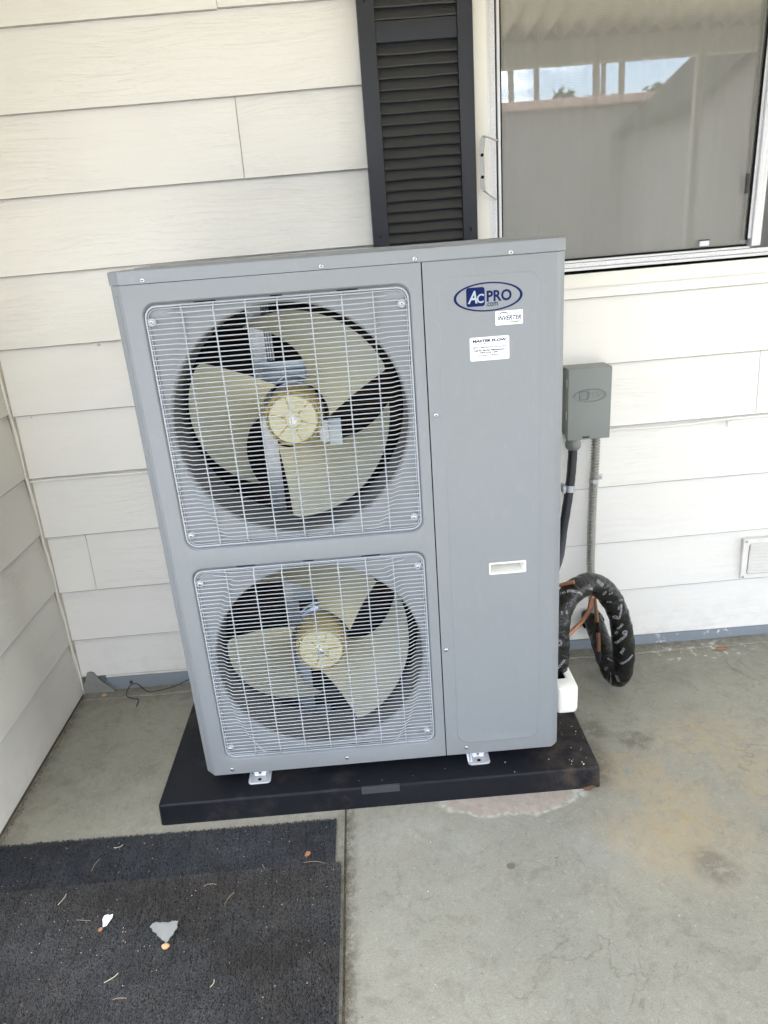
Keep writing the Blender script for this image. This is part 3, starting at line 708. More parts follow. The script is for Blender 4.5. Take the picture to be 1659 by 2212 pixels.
# hooks slots round the recess
for x0, x1, z in ((.1706, .2155, 0), (.3277, .3529, 0), (.4656, .5093, 0)):
    for (a, b) in REC: obox('hook_slot', x0, x1, .0090, .0110, b - .0085, b - .0065, MAT['gap'], un, 0)
for (a, b) in REC:
    for xx in (.0715, .6085):
        for f0, f1 in ((.60, .68), (.145, .225)):
            obox('hook_slot', xx - .0022, xx + .0022, .0092, .0106, a + (b - a) * f0 + .05 * (f0 > .5), a + (b - a) * f1 + .05 * (f0 > .5), MAT['gap'], un, 0)
    obox('hook_slot', .395, .440, .0090, .0106, a + .0125, a + .0145, MAT['gap'], un, 0); obox('hook_slot', .17, .215, .0090, .0106, a + .0125, a + .0145, MAT['gap'], un, 0)
# service panel
bm = bmesh.new(); x0 = .6435
hb = (.7685, .8530, .6215, .6480)   # handle opening
outer = [bm.verts.new(p) for p in ((x0, 0, ZB), (.916, 0, ZB), (.916, 0, ZC - .0012), (x0, 0, ZC - .0012))]
er = (.6735, .8880, .1330, 1.3035)
rings = []
for off, y in ((0, 0), (.0015, -.0009), (.0030, -.0012), (.0045, -.0009), (.0065, -.0004)):
    vs = ring_verts(bm, rrect(er[0] + off, er[1] - off, er[2] + off, er[3] - off, .032 - off, 8), y); rings.append(vs)
for a, b in zip(rings, rings[1:]): bridge(bm, a, b)
h0 = ring_verts(bm, rrect(*hb, .003, 3), -.0004); h1 = ring_verts(bm, rrect(hb[0] + .003, hb[1] - .003, hb[2] + .003, hb[3] - .003, .002, 3), .045)
fill(bm, [outer, rings[0]]); fill(bm, [rings[-1], h0]); bridge(bm, h0, h1)
A = [outer[1], outer[2]]
for x, y in ((.9175, .0006), (.9285, .0095), (.9335, .0155), (.9352, .0168), (.9372, .0225), (.938, .027), (.938, D)):
    B = [bm.verts.new((x, y, ZB)), bm.verts.new((x, y, ZC - .0012))]; bm.faces.new((A[0], A[1], B[1], B[0])); A = B
B = [bm.verts.new((x0, .014, ZB)), bm.verts.new((x0, .014, ZC - .0012))]; bm.faces.new((outer[0], outer[3], B[1], B[0]))
B = [bm.verts.new((x0, .03, ZB)), bm.verts.new((.93, .03, ZB))]; bm.faces.new((outer[0], outer[1], B[1], B[0]))
for v in bm.verts:
    if v.co.x > .905: v.co.x += .005
sp = mk('service_panel', bm, MAT['casing'], un, 28)
tube('corner_bead', [(.9332, .0100, ZB + .01), (.9332, .0100, ZC - .05)], .0011, MAT['casing'], un, 8, raw=True)
obox('seam', XD - .001, x0 + .001, .006, .0085, ZB + .002, ZC - .003, MAT['gap'], un, 0)
# handle insert
hd = bmesh.new()
o_ = rrect(.7665, .8550, .6195, .6500, .0035, 4); i_ = rrect(.7700, .8515, .6230, .6465, .003, 4); j_ = rrect(.7740, .8475, .6250, .6440, .003, 4)
a, b, c_, d_ = ring_verts(hd, o_, -.0005), ring_verts(hd, o_, -.0028), ring_verts(hd, i_, -.0028), ring_verts(hd, j_, .040)
bridge(hd, a, b); bridge(hd, b, c_); bridge(hd, c_, d_); hd.faces.new(d_)
mk('handle', hd, MAT['white_plastic'], un, 40)
# shell: back, floor, inner dark lining
bm = bmesh.new(); box(bm, .004, .9428, D, D + .004, ZB, ZC); box(bm, .010, .932, .032, D, ZB, ZB + .004); mk('rear_shell', bm, MAT['casing'], un, 0)
bm = bmesh.new(); box(bm, .641, .6435, .02, D - .002, ZB + .006, ZC - .004); box(bm, .008, .010, .04, D - .002, ZB + .006, ZC - .004); box(bm, .012, .64, .085, D - .002, ZC - .008, ZC - .005); box(bm, .012, .64, .0855, .29, ZB + .005, ZB + .010); box(bm, .012, .64, .090, D - .06, .716, .719)
mk('inner_lining', bm, MAT['inner'], un, 0)
# coil and its tubes
obox('coil', .012, .640, .348, .372, ZB + .01, ZC - .01, MAT['coil'], un, 0)
me = None; k = 0; z = ZB + .03
while z < ZC - .03:
    if me is None:
        bm = bmesh.new(); Tube([Vector((.014, 0, 0)), Vector((.638, 0, 0))]).mesh(bm, .0022, 6); me = bpy.data.meshes.new('coil_tube'); bm.to_mesh(me); bm.free(); me.materials.append(MAT['coil_tube']); smooth(me, 60)
    o = link('coil_tube', me, un, (0, .3465 + random.uniform(-.001, .001), z)); z += .0245
# motor support: uprights, cross plates, clips
for zc, z0, z1, up in ((CZF[0], .735, 1.325, 1), (CZF[1], .105, .712, 0)):
    g = 'galv'
    bm = bmesh.new(); box(bm, .2475, .2795, .203, .207, z0, z1); box(bm, .2475, .2500, .207, .222, z0, z1); mk('motor_upright', bm, MAT[g], un, 0)
    for j, xx in enumerate((.2835, .2895, .2955)):
        if up: tube('upright_rib', [(xx, .205, z1), (xx, .205, zc + .112)], .0026, MAT[g], un, 8, raw=True)
    if up:
        obox('motor_plate', .2645, .3790, .196, .200, zc + .055, zc + .088, MAT['motor'], un, .001)
        obox('motor_plate', .2670, .3790, .190, .1955, zc + .090, zc + .109, MAT['motor'], un, .002)
        bm = bmesh.new()
        box(bm, .389, .412, .150, .175, zc - .085, zc - .030, .001); mk('motor_bracket', bm, MAT['galv'], un, 20)
        obox('motor_bracket', .4125, .4430, .150, .154, zc - .095, zc - .028, MAT['motor'], un, .001)
        obox('motor_bracket', .400, .440, .18, .184, .735, .80, MAT['galv'], un, .001)
    else:
        obox('motor_plate', .268, .352, .196, .200, zc + .07, zc + .15, MAT['motor'], un, .001)
        obox('motor_plate', .262, .335, .190, .195, .108, .150, MAT['motor'], un, .001)
        obox('wire_clip', .268, .298, .175, .189, .098, .112, MAT['white_plastic'], un, .002)
        obox('motor_plate', .256, .292, .184, .189, .15, zc - .05, MAT['motor'], un, .001)
    bm = bmesh.new()
    prev = None
    for r, y in ((.030, .110), (.050, .113), (.054, .120), (.055, .165), (.061, .168), (.061, .176), (.055, .179), (.055, .215)):
        vs = ring_verts(bm, circ(CXF - .004, zc + .004, r, 40), y)
        if prev: bridge(bm, prev, vs)
        else: bm.faces.new(vs)
        prev = vs
    bm.faces.new(prev[::-1]); mk('motor', bm, MAT['motor'], un, 30)
    # arch shaped strap over the motor
    arc = [(CXF + .064 * math.cos(a), .158, zc + .016 + .064 * math.sin(a)) for a in [math.radians(35 + 110 * i / 14) for i in range(15)]]
    tube('motor_strap', arc, .0035, MAT['motor'], un, 8, raw=True)

def make_fan(zc, base):
    fn = link('fan', None, un)          # Empty for the rotating assembly
    fn.location = (CXF, .055, zc)
    Y0 = .050
    def P(r, ang, y): return Vector((CXF + r * math.cos(math.radians(ang)), y, zc + r * math.sin(math.radians(ang))))
    for b in range(3):
        bm = bmesh.new(); ns, nt = 26, 16; grid = []
        R0, R1 = .064, .2385
        # straight leading edge from hub (angle -30) to tip corner (angle 0, r=R1)
        ph, pt = Vector((.080 * math.cos(math.radians(-29)), .080 * math.sin(math.radians(-29)))), Vector((R1, 0))
        tr = [(.066, 46), (.082, 43), (.116, 52), (.158, 69), (.190, 82), (.222, 95)]
        for i in range(ns + 1):
            s = i / ns; row = []
            for j in range(nt + 1):
                t = j / nt
                L = ph.lerp(pt, t); rl = max(.060, L.length); al = math.degrees(math.atan2(L.y, L.x))
                q = t * (len(tr) - 1); a = int(min(q, len(tr) - 2)); f = q - a
                rt = tr[a][0] * (1 - f) + tr[a + 1][0] * f; at_ = tr[a][1] * (1 - f) + tr[a + 1][1] * f
                r = rl + (rt - rl) * (s ** 1.9); ang = al + (at_ - al) * s
                if t == 1: r -= .0
                y = Y0 + .010 + (.128 * s ** 1.25 - .010 * math.sin(PI * s)) * (.5 + .5 * t) + .030 * (1 - t) ** 1.5 + .022 * math.sin(PI * t) * (1 - s)
                # tip corner slightly rounded
                if i == 0 and j == nt: r -= .004
                row.append((r, ang + base + 120 * b, y))
            grid.append(row)
        th = .0022
        F = [[bm.verts.new(P(r, a, y)) for r, a, y in row] for row in grid]; Bk = [[bm.verts.new(P(r, a, y + th)) for r, a, y in row] for row in grid]
        for i in range(ns):
            for j in range(nt):
                bm.faces.new((F[i][j], F[i + 1][j], F[i + 1][j + 1], F[i][j + 1])); bm.faces.new((Bk[i][j], Bk[i][j + 1], Bk[i + 1][j + 1], Bk[i + 1][j]))
        for G_, idx in (((F, Bk), None),):
            for i in range(ns): bm.faces.new((F[i][nt], F[i + 1][nt], Bk[i + 1][nt], Bk[i][nt])); bm.faces.new((F[i][0], Bk[i][0], Bk[i + 1][0], F[i + 1][0]))
            for j in range(nt): bm.faces.new((F[0][j], F[0][j + 1], Bk[0][j + 1], Bk[0][j])); bm.faces.new((F[ns][j], Bk[ns][j], Bk[ns][j + 1], F[ns][j + 1]))
        o = mk('blade', bm, MAT['fan'], None, 50); o.parent = fn; o.matrix_parent_inverse = Matrix.Translation(-wloc(fn))
    bm = bmesh.new(); prev = None
    for r, y in ((.0585, .0575), (.0605, .0545), (.0625, .056), (.0655, .075), (.0675, .130), (.0655, .138), (.060, .138)):
        vs = ring_verts(bm, circ(CXF, zc, r, 56), y)
        if prev: bridge(bm, prev, vs)
        prev = vs
    o = mk('hub_ring', bm, MAT['hub'], None, 40); o.parent = fn; o.matrix_parent_inverse = Matrix.Translation(-wloc(fn))
    bm = bmesh.new(); prev = None
    for r, y in ((.0590, .062), (.0565, .0605), (.0550, .0525), (.0530, .0500), (.020, .0505), (.0165, .0475), (.012, .0470)):
        vs = ring_verts(bm, circ(CXF, zc, r, 56), y)
        if prev: bridge(bm, prev, vs)
        prev = vs
    bm.faces.new(prev[::-1])
    for q in range(6):
        a = math.radians(base + 20 + q * 60); d = Vector((math.cos(a), 0, math.sin(a))); e = Vector((-math.sin(a), 0, math.cos(a))) * .0013; c0 = Vector((CXF, .0492, zc))
        v = [bm.verts.new(c0 + d * s + e * t + Vector((0, yy, 0))) for s, t, yy in ((.015, -1, .001), (.051, -1, .001), (.051, 0, -.0012), (.015, 0, -.0012), (.051, 1, .001), (.015, 1, .001))]
        f = bm.faces.new((v[0], v[1], v[2], v[3])); f.material_index = 1; f = bm.faces.new((v[3], v[2], v[4], v[5])); f.material_index = 1
    for q in (0, 1, 2):
        a = math.radians(base + 35 + q * 120); cx, cz = CXF + .035 * math.cos(a), zc + .035 * math.sin(a); pv = None
        for r, y in ((.011, .0500), (.010, .0485), (.006, .0480), (.003, .0472)):
            vs = ring_verts(bm, circ(cx, cz, r, 18), y)
            if pv: bridge(bm, pv, vs)
            pv = vs
        bm.faces.new(pv[::-1])
    o = mk('hub_cap', bm, [MAT['hub_face'], MAT['hub']], None, 30); o.parent = fn; o.matrix_parent_inverse = Matrix.Translation(-wloc(fn))
    bm = bmesh.new(); slab(bm, circ(CXF, zc, .0066, 6), .0405, .0475); slab(bm, circ(CXF, zc, .0092, 24), .0455, .0470); slab(bm, circ(CXF, zc, .0045, 16), .0375, .0410)
    o = mk('hub_nut', bm, MAT['screw'], None, 30); o.parent = fn; o.matrix_parent_inverse = Matrix.Translation(-wloc(fn))
make_fan(CZF[0], 143.5); make_fan(CZF[1], 168.5)

# wire grilles
RIBS = [.1439, .2112, .2770, .3425, .4094, .4747, .5390]
GY0, GY1 = .0035, -.0110
FX0, FX1 = .0690, .6120
def grille(z0, z1):
    gr = link('grille', None, un); gr.location = (CXF, 0, (z0 + z1) / 2)
    def child(o): o.parent = gr; o.matrix_parent_inverse = Matrix.Translation(-wloc(gr)); return o
    cz = (z0 + z1) / 2; a, b = z0 + .0095, z1 - .0105
    pth = [Vector((x, .0045, z)) for x, z in rrect(FX0, FX1, a, b, .024, 8)]; pth.append(pth[0])
    bm = bmesh.new(); Tube(pth).mesh(bm, .0021, 8, False); child(mk('grille_frame', bm, MAT['grille'], None, 60))
    pth = [Vector((x, .0060, z)) for x, z in rrect(FX0 + .0045, FX1 - .0045, a + .0045, b - .0045, .020, 8)]; pth.append(pth[0])
    bm = bmesh.new(); Tube(pth).mesh(bm, .0012, 6, False); child(mk('grille_frame', bm, MAT['grille'], None, 60))
    n = 49; zt = z1 - .0355; zb = z0 + .0225
    def bulge(x, z):
        dz = abs(z - cz); ins = .030 + .055 * max(0, (dz - .11) / .14) ** 1.6
        d = min(x - FX0, FX1 - x); t = (d - ins) / .020; t = max(0, min(1, t)); t = t * t * (3 - 2 * t)
        e = (cz + .262 - z) / .02 if z > cz else (z - cz + .262) / .02
        e = max(0, min(1, e)); return GY0 + (GY1 - GY0) * t * (.35 + .65 * e)
    zs = [zt - (zt - zb) * i / (n - 1) for i in range(n)]
    for i, z in enumerate([zt + .0205, zt + .0105] + zs):
        short = i < 2
        xa, xb = (FX0 + .045, FX1 - .045) if short else (FX0, FX1)
        xs = [xa + (xb - xa) * q for q in (0,)]
        dz = abs(z - cz); ins = .030 + .055 * max(0, (dz - .11) / .14) ** 1.6
        xs = [xa] + [x for x in (FX0 + ins - .004, FX0 + ins + .004, FX0 + ins + .010, FX0 + ins + .016, FX0 + ins + .024) if x > xa + .002]
        xs = xs + [x for x in (CXF,)] + [FX0 + FX1 - x for x in xs[::-1]]
        bm = bmesh.new(); Tube([Vector((x, bulge(x, z) if not short else GY1 * .6 + .014 * (abs(x - CXF) > .225), z)) for x in xs]).mesh(bm, .00118, 6)
        child(mk('grille_bar', bm, MAT['grille'], None, 60))
    for x in RIBS:
        pts = []
        for z in (z0 + .0105, z0 + .0135, z0 + .024, z0 + .04, cz, z1 - .04, z1 - .024, z1 - .0145, z1 - .0115):
            yy = bulge(x, min(max(z, cz - .24), cz + .24)) + .0021
            if z < z0 + .02 or z > z1 - .02: yy = .0045 if (z < z0 + .012 or z > z1 - .013) else .001
            pts.append(Vector((x, yy, z)))
        bm = bmesh.new(); Tube(pts).mesh(bm, .00165, 6); child(mk('grille_rib', bm, MAT['grille'], None, 60))
    for x, z in ((.0805, z1 - .0410), (.5975, z1 - .0425), (.5960, z0 + .0395), (.0805, z0 + .0385)):
        bm = bmesh.new(); pv = None
        for r, y in ((.0085, .0095), (.0085, .0025), (.0075, .0010), (.0045, .0010)):
            vs = ring_verts(bm, circ(x, z, r, 20), y)
            if pv: bridge(bm, pv, vs)
            pv = vs
        bm.faces.new(pv[::-1]); child(mk('screw_boss', bm, MAT['grille'], None, 40))
        s = link('screw', SCREW, None); s.location = (x, .0008, z); s.rotation_euler = (0, random.uniform(0, 3), 0); child(s)
for a, b in REC: grille(a, b)

# top cover
bm = bmesh.new()
def cover_ring(z, o, fy=0):
    return [bm.verts.new(p) for p in ((.029 + o * .3, -.0014 + o + fy, z), (.913 - o * .3, -.0014 + o + fy, z), (.9330 - o, .0160 + o * .5, z), (.9395 - o, .024 + o * .5, z), (.9395 - o, D + .004 - o, z), (.0020 + o, D + .004 - o, z), (.0020 + o, .0245 + o * .5, z), (.0075 + o, .0188 + o * .5, z))]
pv = None
for z, o in ((ZC, 0), (ZT - .004, 0), (ZT - .0012, .0012), (ZT, .004)):
    vs = cover_ring(z, o)
    if pv: bridge(bm, pv, vs)
    pv = vs
bm.faces.new(pv)
for v in bm.verts:
    if v.co.x > .905: v.co.x += .005
mk('top_cover', bm, MAT['casing_top'], un, 25)
for y0, y1, x0, x1, zz in ((.040, .150, .045, .90, .0035), (.165, .345, .045, .90, .0035), (.050, .140, .40, .80, .006)):
    bm = bmesh.new(); a = rrect(x0, x1, y0, y1, .02, 5); b = rrect(x0 + .006, x1 - .006, y0 + .006, y1 - .006, .015, 5)
    A = [bm.verts.new((x, y, ZT - .0003)) for x, y in a]; B = [bm.verts.new((x, y, ZT + zz)) for x, y in b]; bridge(bm, A, B); bm.faces.new(B)
    mk('top_embossing', bm, MAT['casing_top'], un, 30)
for x in (.078, .4395, .6295, .8251): screw(x, -.0014, 1.3435 - (.002 if x > .8 else 0), un)
for x, z in ((.6577, 1.0174), (.6551, .4211)): screw(x, 0, z, un)
for x, z in ((.6964, .1177), (.3801, .1184), (.0754, .1136)): screw(x, 0, z, un)
# feet
for xc in (.1415, .7290):
    bm = bmesh.new(); w_ = .0295
    for (y0, y1) in ((-.0065, .39),):
        A = rrect(xc - w_, xc + w_, y0, y1, .010, 4); pv = None
        for off, z in ((0, .0638), (0, .0660), (.0022, .0672), (.0050, .0668), (.0070, .0652)):
            vs = [bm.verts.new((x, y, z)) for x, y in rrect(xc - w_ + off, xc + w_ - off, y0 + off, y1 - off, .010 - off * .8, 4)]
            if pv: bridge(bm, pv, vs)
            pv = vs
        bm.faces.new(pv)
    box(bm, xc - .021, xc + .021, .034, .038, .066, ZB, .001)
    v = [bm.verts.new(p) for p in ((xc - .019, .0335, .088), (xc + .019, .0335, .088), (xc + .014, .022, .0662), (xc - .014, .022, .0662))]; bm.faces.new(v)
    ft = mk('foot', bm, MAT['alu'], un, 30)
    bm = bmesh.new(); v = [bm.verts.new((xc + .0052 * math.cos(t), .0085 + .0048 * math.sin(t), .0664)) for t in [2 * PI * k / 16 for k in range(16)]]; bm.faces.new(v)
    o = mk('bolt_hole', bm, MAT['gap'], None, 0); o.parent = ft; o.matrix_parent_inverse = Matrix.Identity(4)
    s = link('screw', SCREW, None); s.location = (xc, .0245, .0712); s.rotation_euler = (-.9, 0, 0); s.parent = ft
bm = bmesh.new(); v = [bm.verts.new(p) for p in ((.6990, .004, .0685), (.7105, .000, .0700), (.7105, .024, .0810), (.6990, .027, .0800))]; bm.faces.new(v)
v = [bm.verts.new(p) for p in ((.7025, .0045, .0693), (.7080, .0028, .0702), (.7080, .0215, .0805), (.7025, .0228, .0795))]; f = bm.faces.new(v)
for q in v: q.co.z += .0008; q.co.y -= .0006
f.material_index = 1; mk('tag', bm, [MAT['white_sticker'], MAT['grey_print']], un, 0)

# printed emblem
YB = -.0007
def emblem(parent, cx, cz, sc, y, mats, relief=0):
    lg = bmesh.new()
    X = lambda u: cx + (u - .7773) * sc; Z = lambda w: cz + (w - 1.2584) * sc
    po = circ(cx, cz, .0719 * sc, 96, .0293 * sc); pi_ = circ(cx, cz, .0664 * sc, 96, .0264 * sc)
    if relief:
        ring_slab(lg, po, pi_, y + .0002, y - relief)
        bo, bi = rrect(X(.7317), X(.7702), Z(1.2405), Z(1.2788), .005 * sc, 5), rrect(X(.7337), X(.7682), Z(1.2425), Z(1.2768), .004 * sc, 5)
        ring_slab(lg, bo, bi, y + .0002, y - relief)
    else:
        a, b = ring_verts(lg, po, y), ring_verts(lg, pi_, y); bridge(lg, a, b)
        lg.faces.new(ring_verts(lg, rrect(X(.7317), X(.7702), Z(1.2405), Z(1.2788), .005 * sc, 5), y))
    ex = .02 if relief else 0
    yy = y - (relief if relief else .0003)
    kw = dict(extr=0)
    text(lg, 'A', X(.7345), X(.7545), Z(1.2470), Z(1.2725), yy if not relief else y, 1, .018, .25, extr=relief)
    text(lg, 'C', X(.7535), X(.7688), Z(1.2470), Z(1.2655), yy if not relief else y, 1, .018, .1, extr=relief)
    text(lg, 'PRO', X(.7742), X(.8262), Z(1.2482), Z(1.2710), y, 0, .028, extr=relief)
    if not relief: text(lg, '.com', X(.7726), X(.7975), Z(1.2392), Z(1.2470), y, 0, .012)
    return mk('emblem' if not relief else 'embossed_emblem', lg, mats, parent, 0)
emblem(un, .7773, 1.2584, 1.0, YB, [MAT['navy'], MAT['grey_print']])
# inverter sticker
bm = bmesh.new(); slab(bm, rrect(.7918, .8495, 1.1990, 1.2278, .0015, 3), YB, -.0002); inv = mk('inverter_sticker', bm, MAT['white_sticker'], un, 0)
bm = bmesh.new(); text(bm, 'INVERTER', .7962, .8458, 1.2085, 1.2178, YB - .0003, 0, .02, .25)
def arc_band(bm, cx, cz, r, rz, a0, a1, w0, w1, y, mi):
    n = 18; pr = None
    for i in range(n + 1):
        t = i / n; a = math.radians(a0 + (a1 - a0) * t); w = w0 + (w1 - w0) * math.sin(PI * t)
        q = (bm.verts.new((cx + (r - w) * math.cos(a), y, cz + (rz - w) * math.sin(a))), bm.verts.new((cx + (r + w * .2) * math.cos(a), y, cz + (rz + w * .2) * math.sin(a))))
        if pr: f = bm.faces.new((pr[0], pr[1], q[1], q[0])); f.material_index = mi
        pr = q
arc_band(bm, .8090, 1.2172, .0115, .0082, 165, 20, .0010, .0016, YB - .0003, 0)
arc_band(bm, .8325, 1.2105, .0115, .0078, 195, 350, .0004, .0020, YB - .0003, 1)
o = mk('lettering', bm, [MAT['navy'], MAT['green_print']], None, 0); o.parent = inv; o.matrix_parent_inverse = Matrix.Translation(-wloc(inv))
# service sticker
bm = bmesh.new(); slab(bm, rrect(.7363, .8202, 1.1281, 1.1773, .0032, 5), YB, -.0002); ms = mk('service_sticker', bm, MAT['white_sticker'], un, 0)
bm = bmesh.new(); Y2 = YB - .0003
text(bm, 'MASTER FLOW', .7425, .8140, 1.1665, 1.1725, Y2, 0, .05)
text(bm, 'Heating', .7455, .7625, 1.1608, 1.1655, Y2, 1, .045); text(bm, '&', .7655, .7690, 1.1617, 1.1652, Y2, 0, .02); text(bm, 'Air Conditioning', .7710, .8095, 1.1608, 1.1652, Y2, 2, 0)
text(bm, 'SERVICE \u2022 MAINTENANCE \u2022 INSTALLATION', .7420, .8140, 1.1543, 1.1575, Y2, 0, .03)
text(bm, 'Call for Service Maintenance', .7445, .8105, 1.1478, 1.1520, Y2, 3, .045)
text(bm, '760.416.1281', .7570, .7965, 1.1430, 1.1468, Y2, 3, .045)
text(bm, 'email: masterflowac@yahoo.com', .7500, .8045, 1.1370, 1.1408, Y2, 0, .03)
text(bm, 'License #49505, BONDED & INSURED', .7505, .8035, 1.1318, 1.1346, Y2, 0, .01)
o = mk('lettering', bm, [MAT['navy'], MAT['orange_print'], MAT['grey_print'], MAT['black_print']], None, 0); o.parent = ms; o.matrix_parent_inverse = Matrix.Translation(-wloc(ms))
# white valve cover at the right side, open on top
bm = bmesh.new()
def rr3(x0, x1, y0, y1, r, z): return [bm.verts.new((x, y, z)) for x, y in rrect(x0, x1, y0, y1, r, 5)]
seq = [(.9435, .9965, .0285, .235, .012, .180), (.9435, .9990, .0262, .238, .014, .184), (.9435, 1.000, .0250, .240, .014, .190), (.9435, 1.000, .0250, .240, .014, .250), (.9435, .9985, .0265, .2385, .013, .2555), (.9435, .9950, .030, .235, .011, .2580), (.9440, .9790, .070, .225, .007, .2582), (.9440, .9770, .072, .223, .006, .2560), (.9440, .974, .075, .220, .006, .190)]
pv = None
for i, (a, b, c_, d_, r, z) in enumerate(seq):
    vs = rr3(a, b, c_, d_, r, z)
    if pv:
        n_ = len(vs)
        for k in range(n_):
            f = bm.faces.new((pv[k], pv[(k + 1) % n_], vs[(k + 1) % n_], vs[k])); f.material_index = 1 if i >= 8 else 0
    else: bm.faces.new(vs)
    pv = vs
f = bm.faces.new(pv); f.material_index = 1; mk('valve_cover', bm, [MAT['white_plastic'], MAT['gap']], un, 40)

# ---------------------------------------------------------------- pad under the unit
pd = empty('equipment_pad', (.46, .2, 0), 'low black plastic equipment pad under the grey unit', 'pad')
bm = bmesh.new(); X0, X1, Y0_, Y1_, H = -.1165, 1.0375, -.0545, .47, .0636
pv = None; nx = 24
def padring(o, z, fl=0):
    pts = []
    for x, y in rrect(X0 + o, X1 - o, Y0_ + o, Y1_ - o, max(.002, .010 - o * .5), 4): pts.append(bm.verts.new((x, y, z)))
    return pts
for o, z in ((-.003, .0006), (-.002, .010), (0, H - .008), (.0015, H - .003), (.004, H - .0006), (.008, H)):
    vs = padring(o, z)
    if pv: bridge(bm, pv, vs)
    pv = vs
bm.faces.new(pv); mk('pad_body', bm, MAT['pad'], pd, 40)
obox('pad_label', .4125, .5115, Y0_ - .0016, Y0_ + .006, .0440, .0715 - .008, MAT['pad_tag'], pd, .0006)
for k in range(26):
    x, y = random.choice([(random.uniform(.1, .95), random.uniform(-.045, -.005)), (random.uniform(.95, 1.03), random.uniform(-.04, .2))]); bm = bmesh.new(); r = random.uniform(.0006, .0019)
    slab(bm, circ(0, 0, r, 5, r * .6), -.0004, .0004)
    o = mk('crumb', bm, MAT['chip_white'] if k % 3 else MAT['twig_pale'], pd, 0, loc=(x, y, H + .0008)); o.rotation_euler = (PI / 2, 0, random.uniform(0, 3))

# ---------------------------------------------------------------- disconnect box and conduits
db = empty('disconnect_box', (1.155, .54, .787), 'grey metal electrical disconnect box with an embossed oval emblem on the wall', 'electrical box')
obox('cabinet', 1.0960, 1.2140, .505, .5815, .792, .990, MAT['box_side'], db, .002)
bm = bmesh.new(); box(bm, 1.0925, 1.2180, .498, .5035, .7865, .9965, .0018)
box(bm, 1.0925, 1.2180, .5036, .575, .9952, .9966); box(bm, 1.0925, 1.0938, .5036, .530, .7875, .9950); mk('cover', bm, MAT['box'], db, 30)
emblem(db, 1.155, .918, .66, .498, [MAT['box'], MAT['box']], .0016)
obox('lock_slot', 1.137, 1.157, .4972, .4985, .7920, .7955, MAT['gap'], db, 0)
for z in (.955, .86): obox('hinge_slot', 1.0915, 1.0928, .512, .515, z - .012, z + .012, MAT['chip_white'], db, 0)
obox('mounting_tab', 1.085, 1.097, .578, .583, .790, .800, MAT['box_side'], db, .001)
# black liquid-tight conduit
cA = empty('rubber_conduit', (1.11, .53, .78), 'smooth black rubber conduit curving from the box down behind the unit', 'conduit')
bm = bmesh.new(); pv = None
for r, z in ((.021, .792), (.0215, .775), (.0235, .772), (.0235, .758), (.019, .752), (.0165, .750)):
    vs = [bm.verts.new((1.1185 + r * math.cos(t), .530 + r * math.sin(t), z)) for t in [2 * PI * k / 20 for k in range(20)]]
    if pv: bridge(bm, pv, vs)
    pv = vs
bm.faces.new(pv); mk('connector', bm, MAT['box_side'], cA, 40)
tube('hose', [(1.1185, .530, .770), (1.117, .529, .71), (1.110, .526, .63), (1.1000, .522, .56), (1.088, .515, .49), (1.070, .490, .41), (1.03, .45, .35), (.97, .40, .31)], lambda l, a: .0140 + .00025 * math.sin(l * 2200 - a), MAT['liquid_tight'], cA, 14, 26)
bm = bmesh.new(); Tube([Vector((1.1085, .5255, .617)), Vector((1.1108, .5265, .637))]).mesh(bm, .0155, 18); mk('clamp', bm, MAT['galv'], cA, 40)
bm = bmesh.new(); box(bm, 1.088, 1.096, .515, .548, .615, .638, .001); mk('clamp_foot', bm, MAT['galv'], cA)
# second thin conduit further behind
cC = tube('thin_conduit', [(1.079, .548, .600), (1.078, .545, .55), (1.078, .540, .50), (1.079, .53, .44), (1.075, .51, .38), (1.06, .47, .33)], lambda l, a: .0062 + .0006 * math.sin(l * 1500 - a), MAT['alu'], None, 10, 26)
tag(cC, 'thin grey flexible conduit just behind the edge of the unit', 'conduit')
bm = bmesh.new(); Tube([Vector((1.079, .550, .590)), Vector((1.079, .550, .632))]).mesh(bm, .0105, 14); mk('conduit_fitting', bm, MAT['alu'], cC, 40)
# ribbed metal conduit
cB = empty('metal_conduit', (1.2, .57, .2), 'ribbed metal flexible conduit hanging straight down the wall below the box', 'conduit')
tube('armour', [(1.1975, .5600, .795), (1.1970, .5600, .70), (1.1955, .5605, .632), (1.1935, .560, .55), (1.1930, .559, .45), (1.1935, .559, .36), (1.1955, .556, .30), (1.1985, .550, .24), (1.2020, .545, .175)], lambda l, a: .0115 + .0027 * math.sin(l * 2 * PI / .0092 - a), MAT['armour'], cB, 16, 80, sm=80)
bm = bmesh.new(); arcp = [Vector((1.1953 + .0152 * math.cos(t), .5605 + .0152 * math.sin(t), .633)) for t in [math.radians(180 + 200 * i / 12) for i in range(13)]]
rows = []
for p in arcp: rows.append([bm.verts.new(p + Vector((0, 0, s))) for s in (-.006, .006)])
for A, B in zip(rows, rows[1:]): bm.faces.new((A[0], B[0], B[1], A[1]))
box(bm, 1.2095, 1.2290, .5805, .5820, .628, .646, .0005); mk('strap_clamp', bm, MAT['galv'], cB, 60)
s = link('screw', SCREW, cB); s.location = (1.2215, .5803, .638)

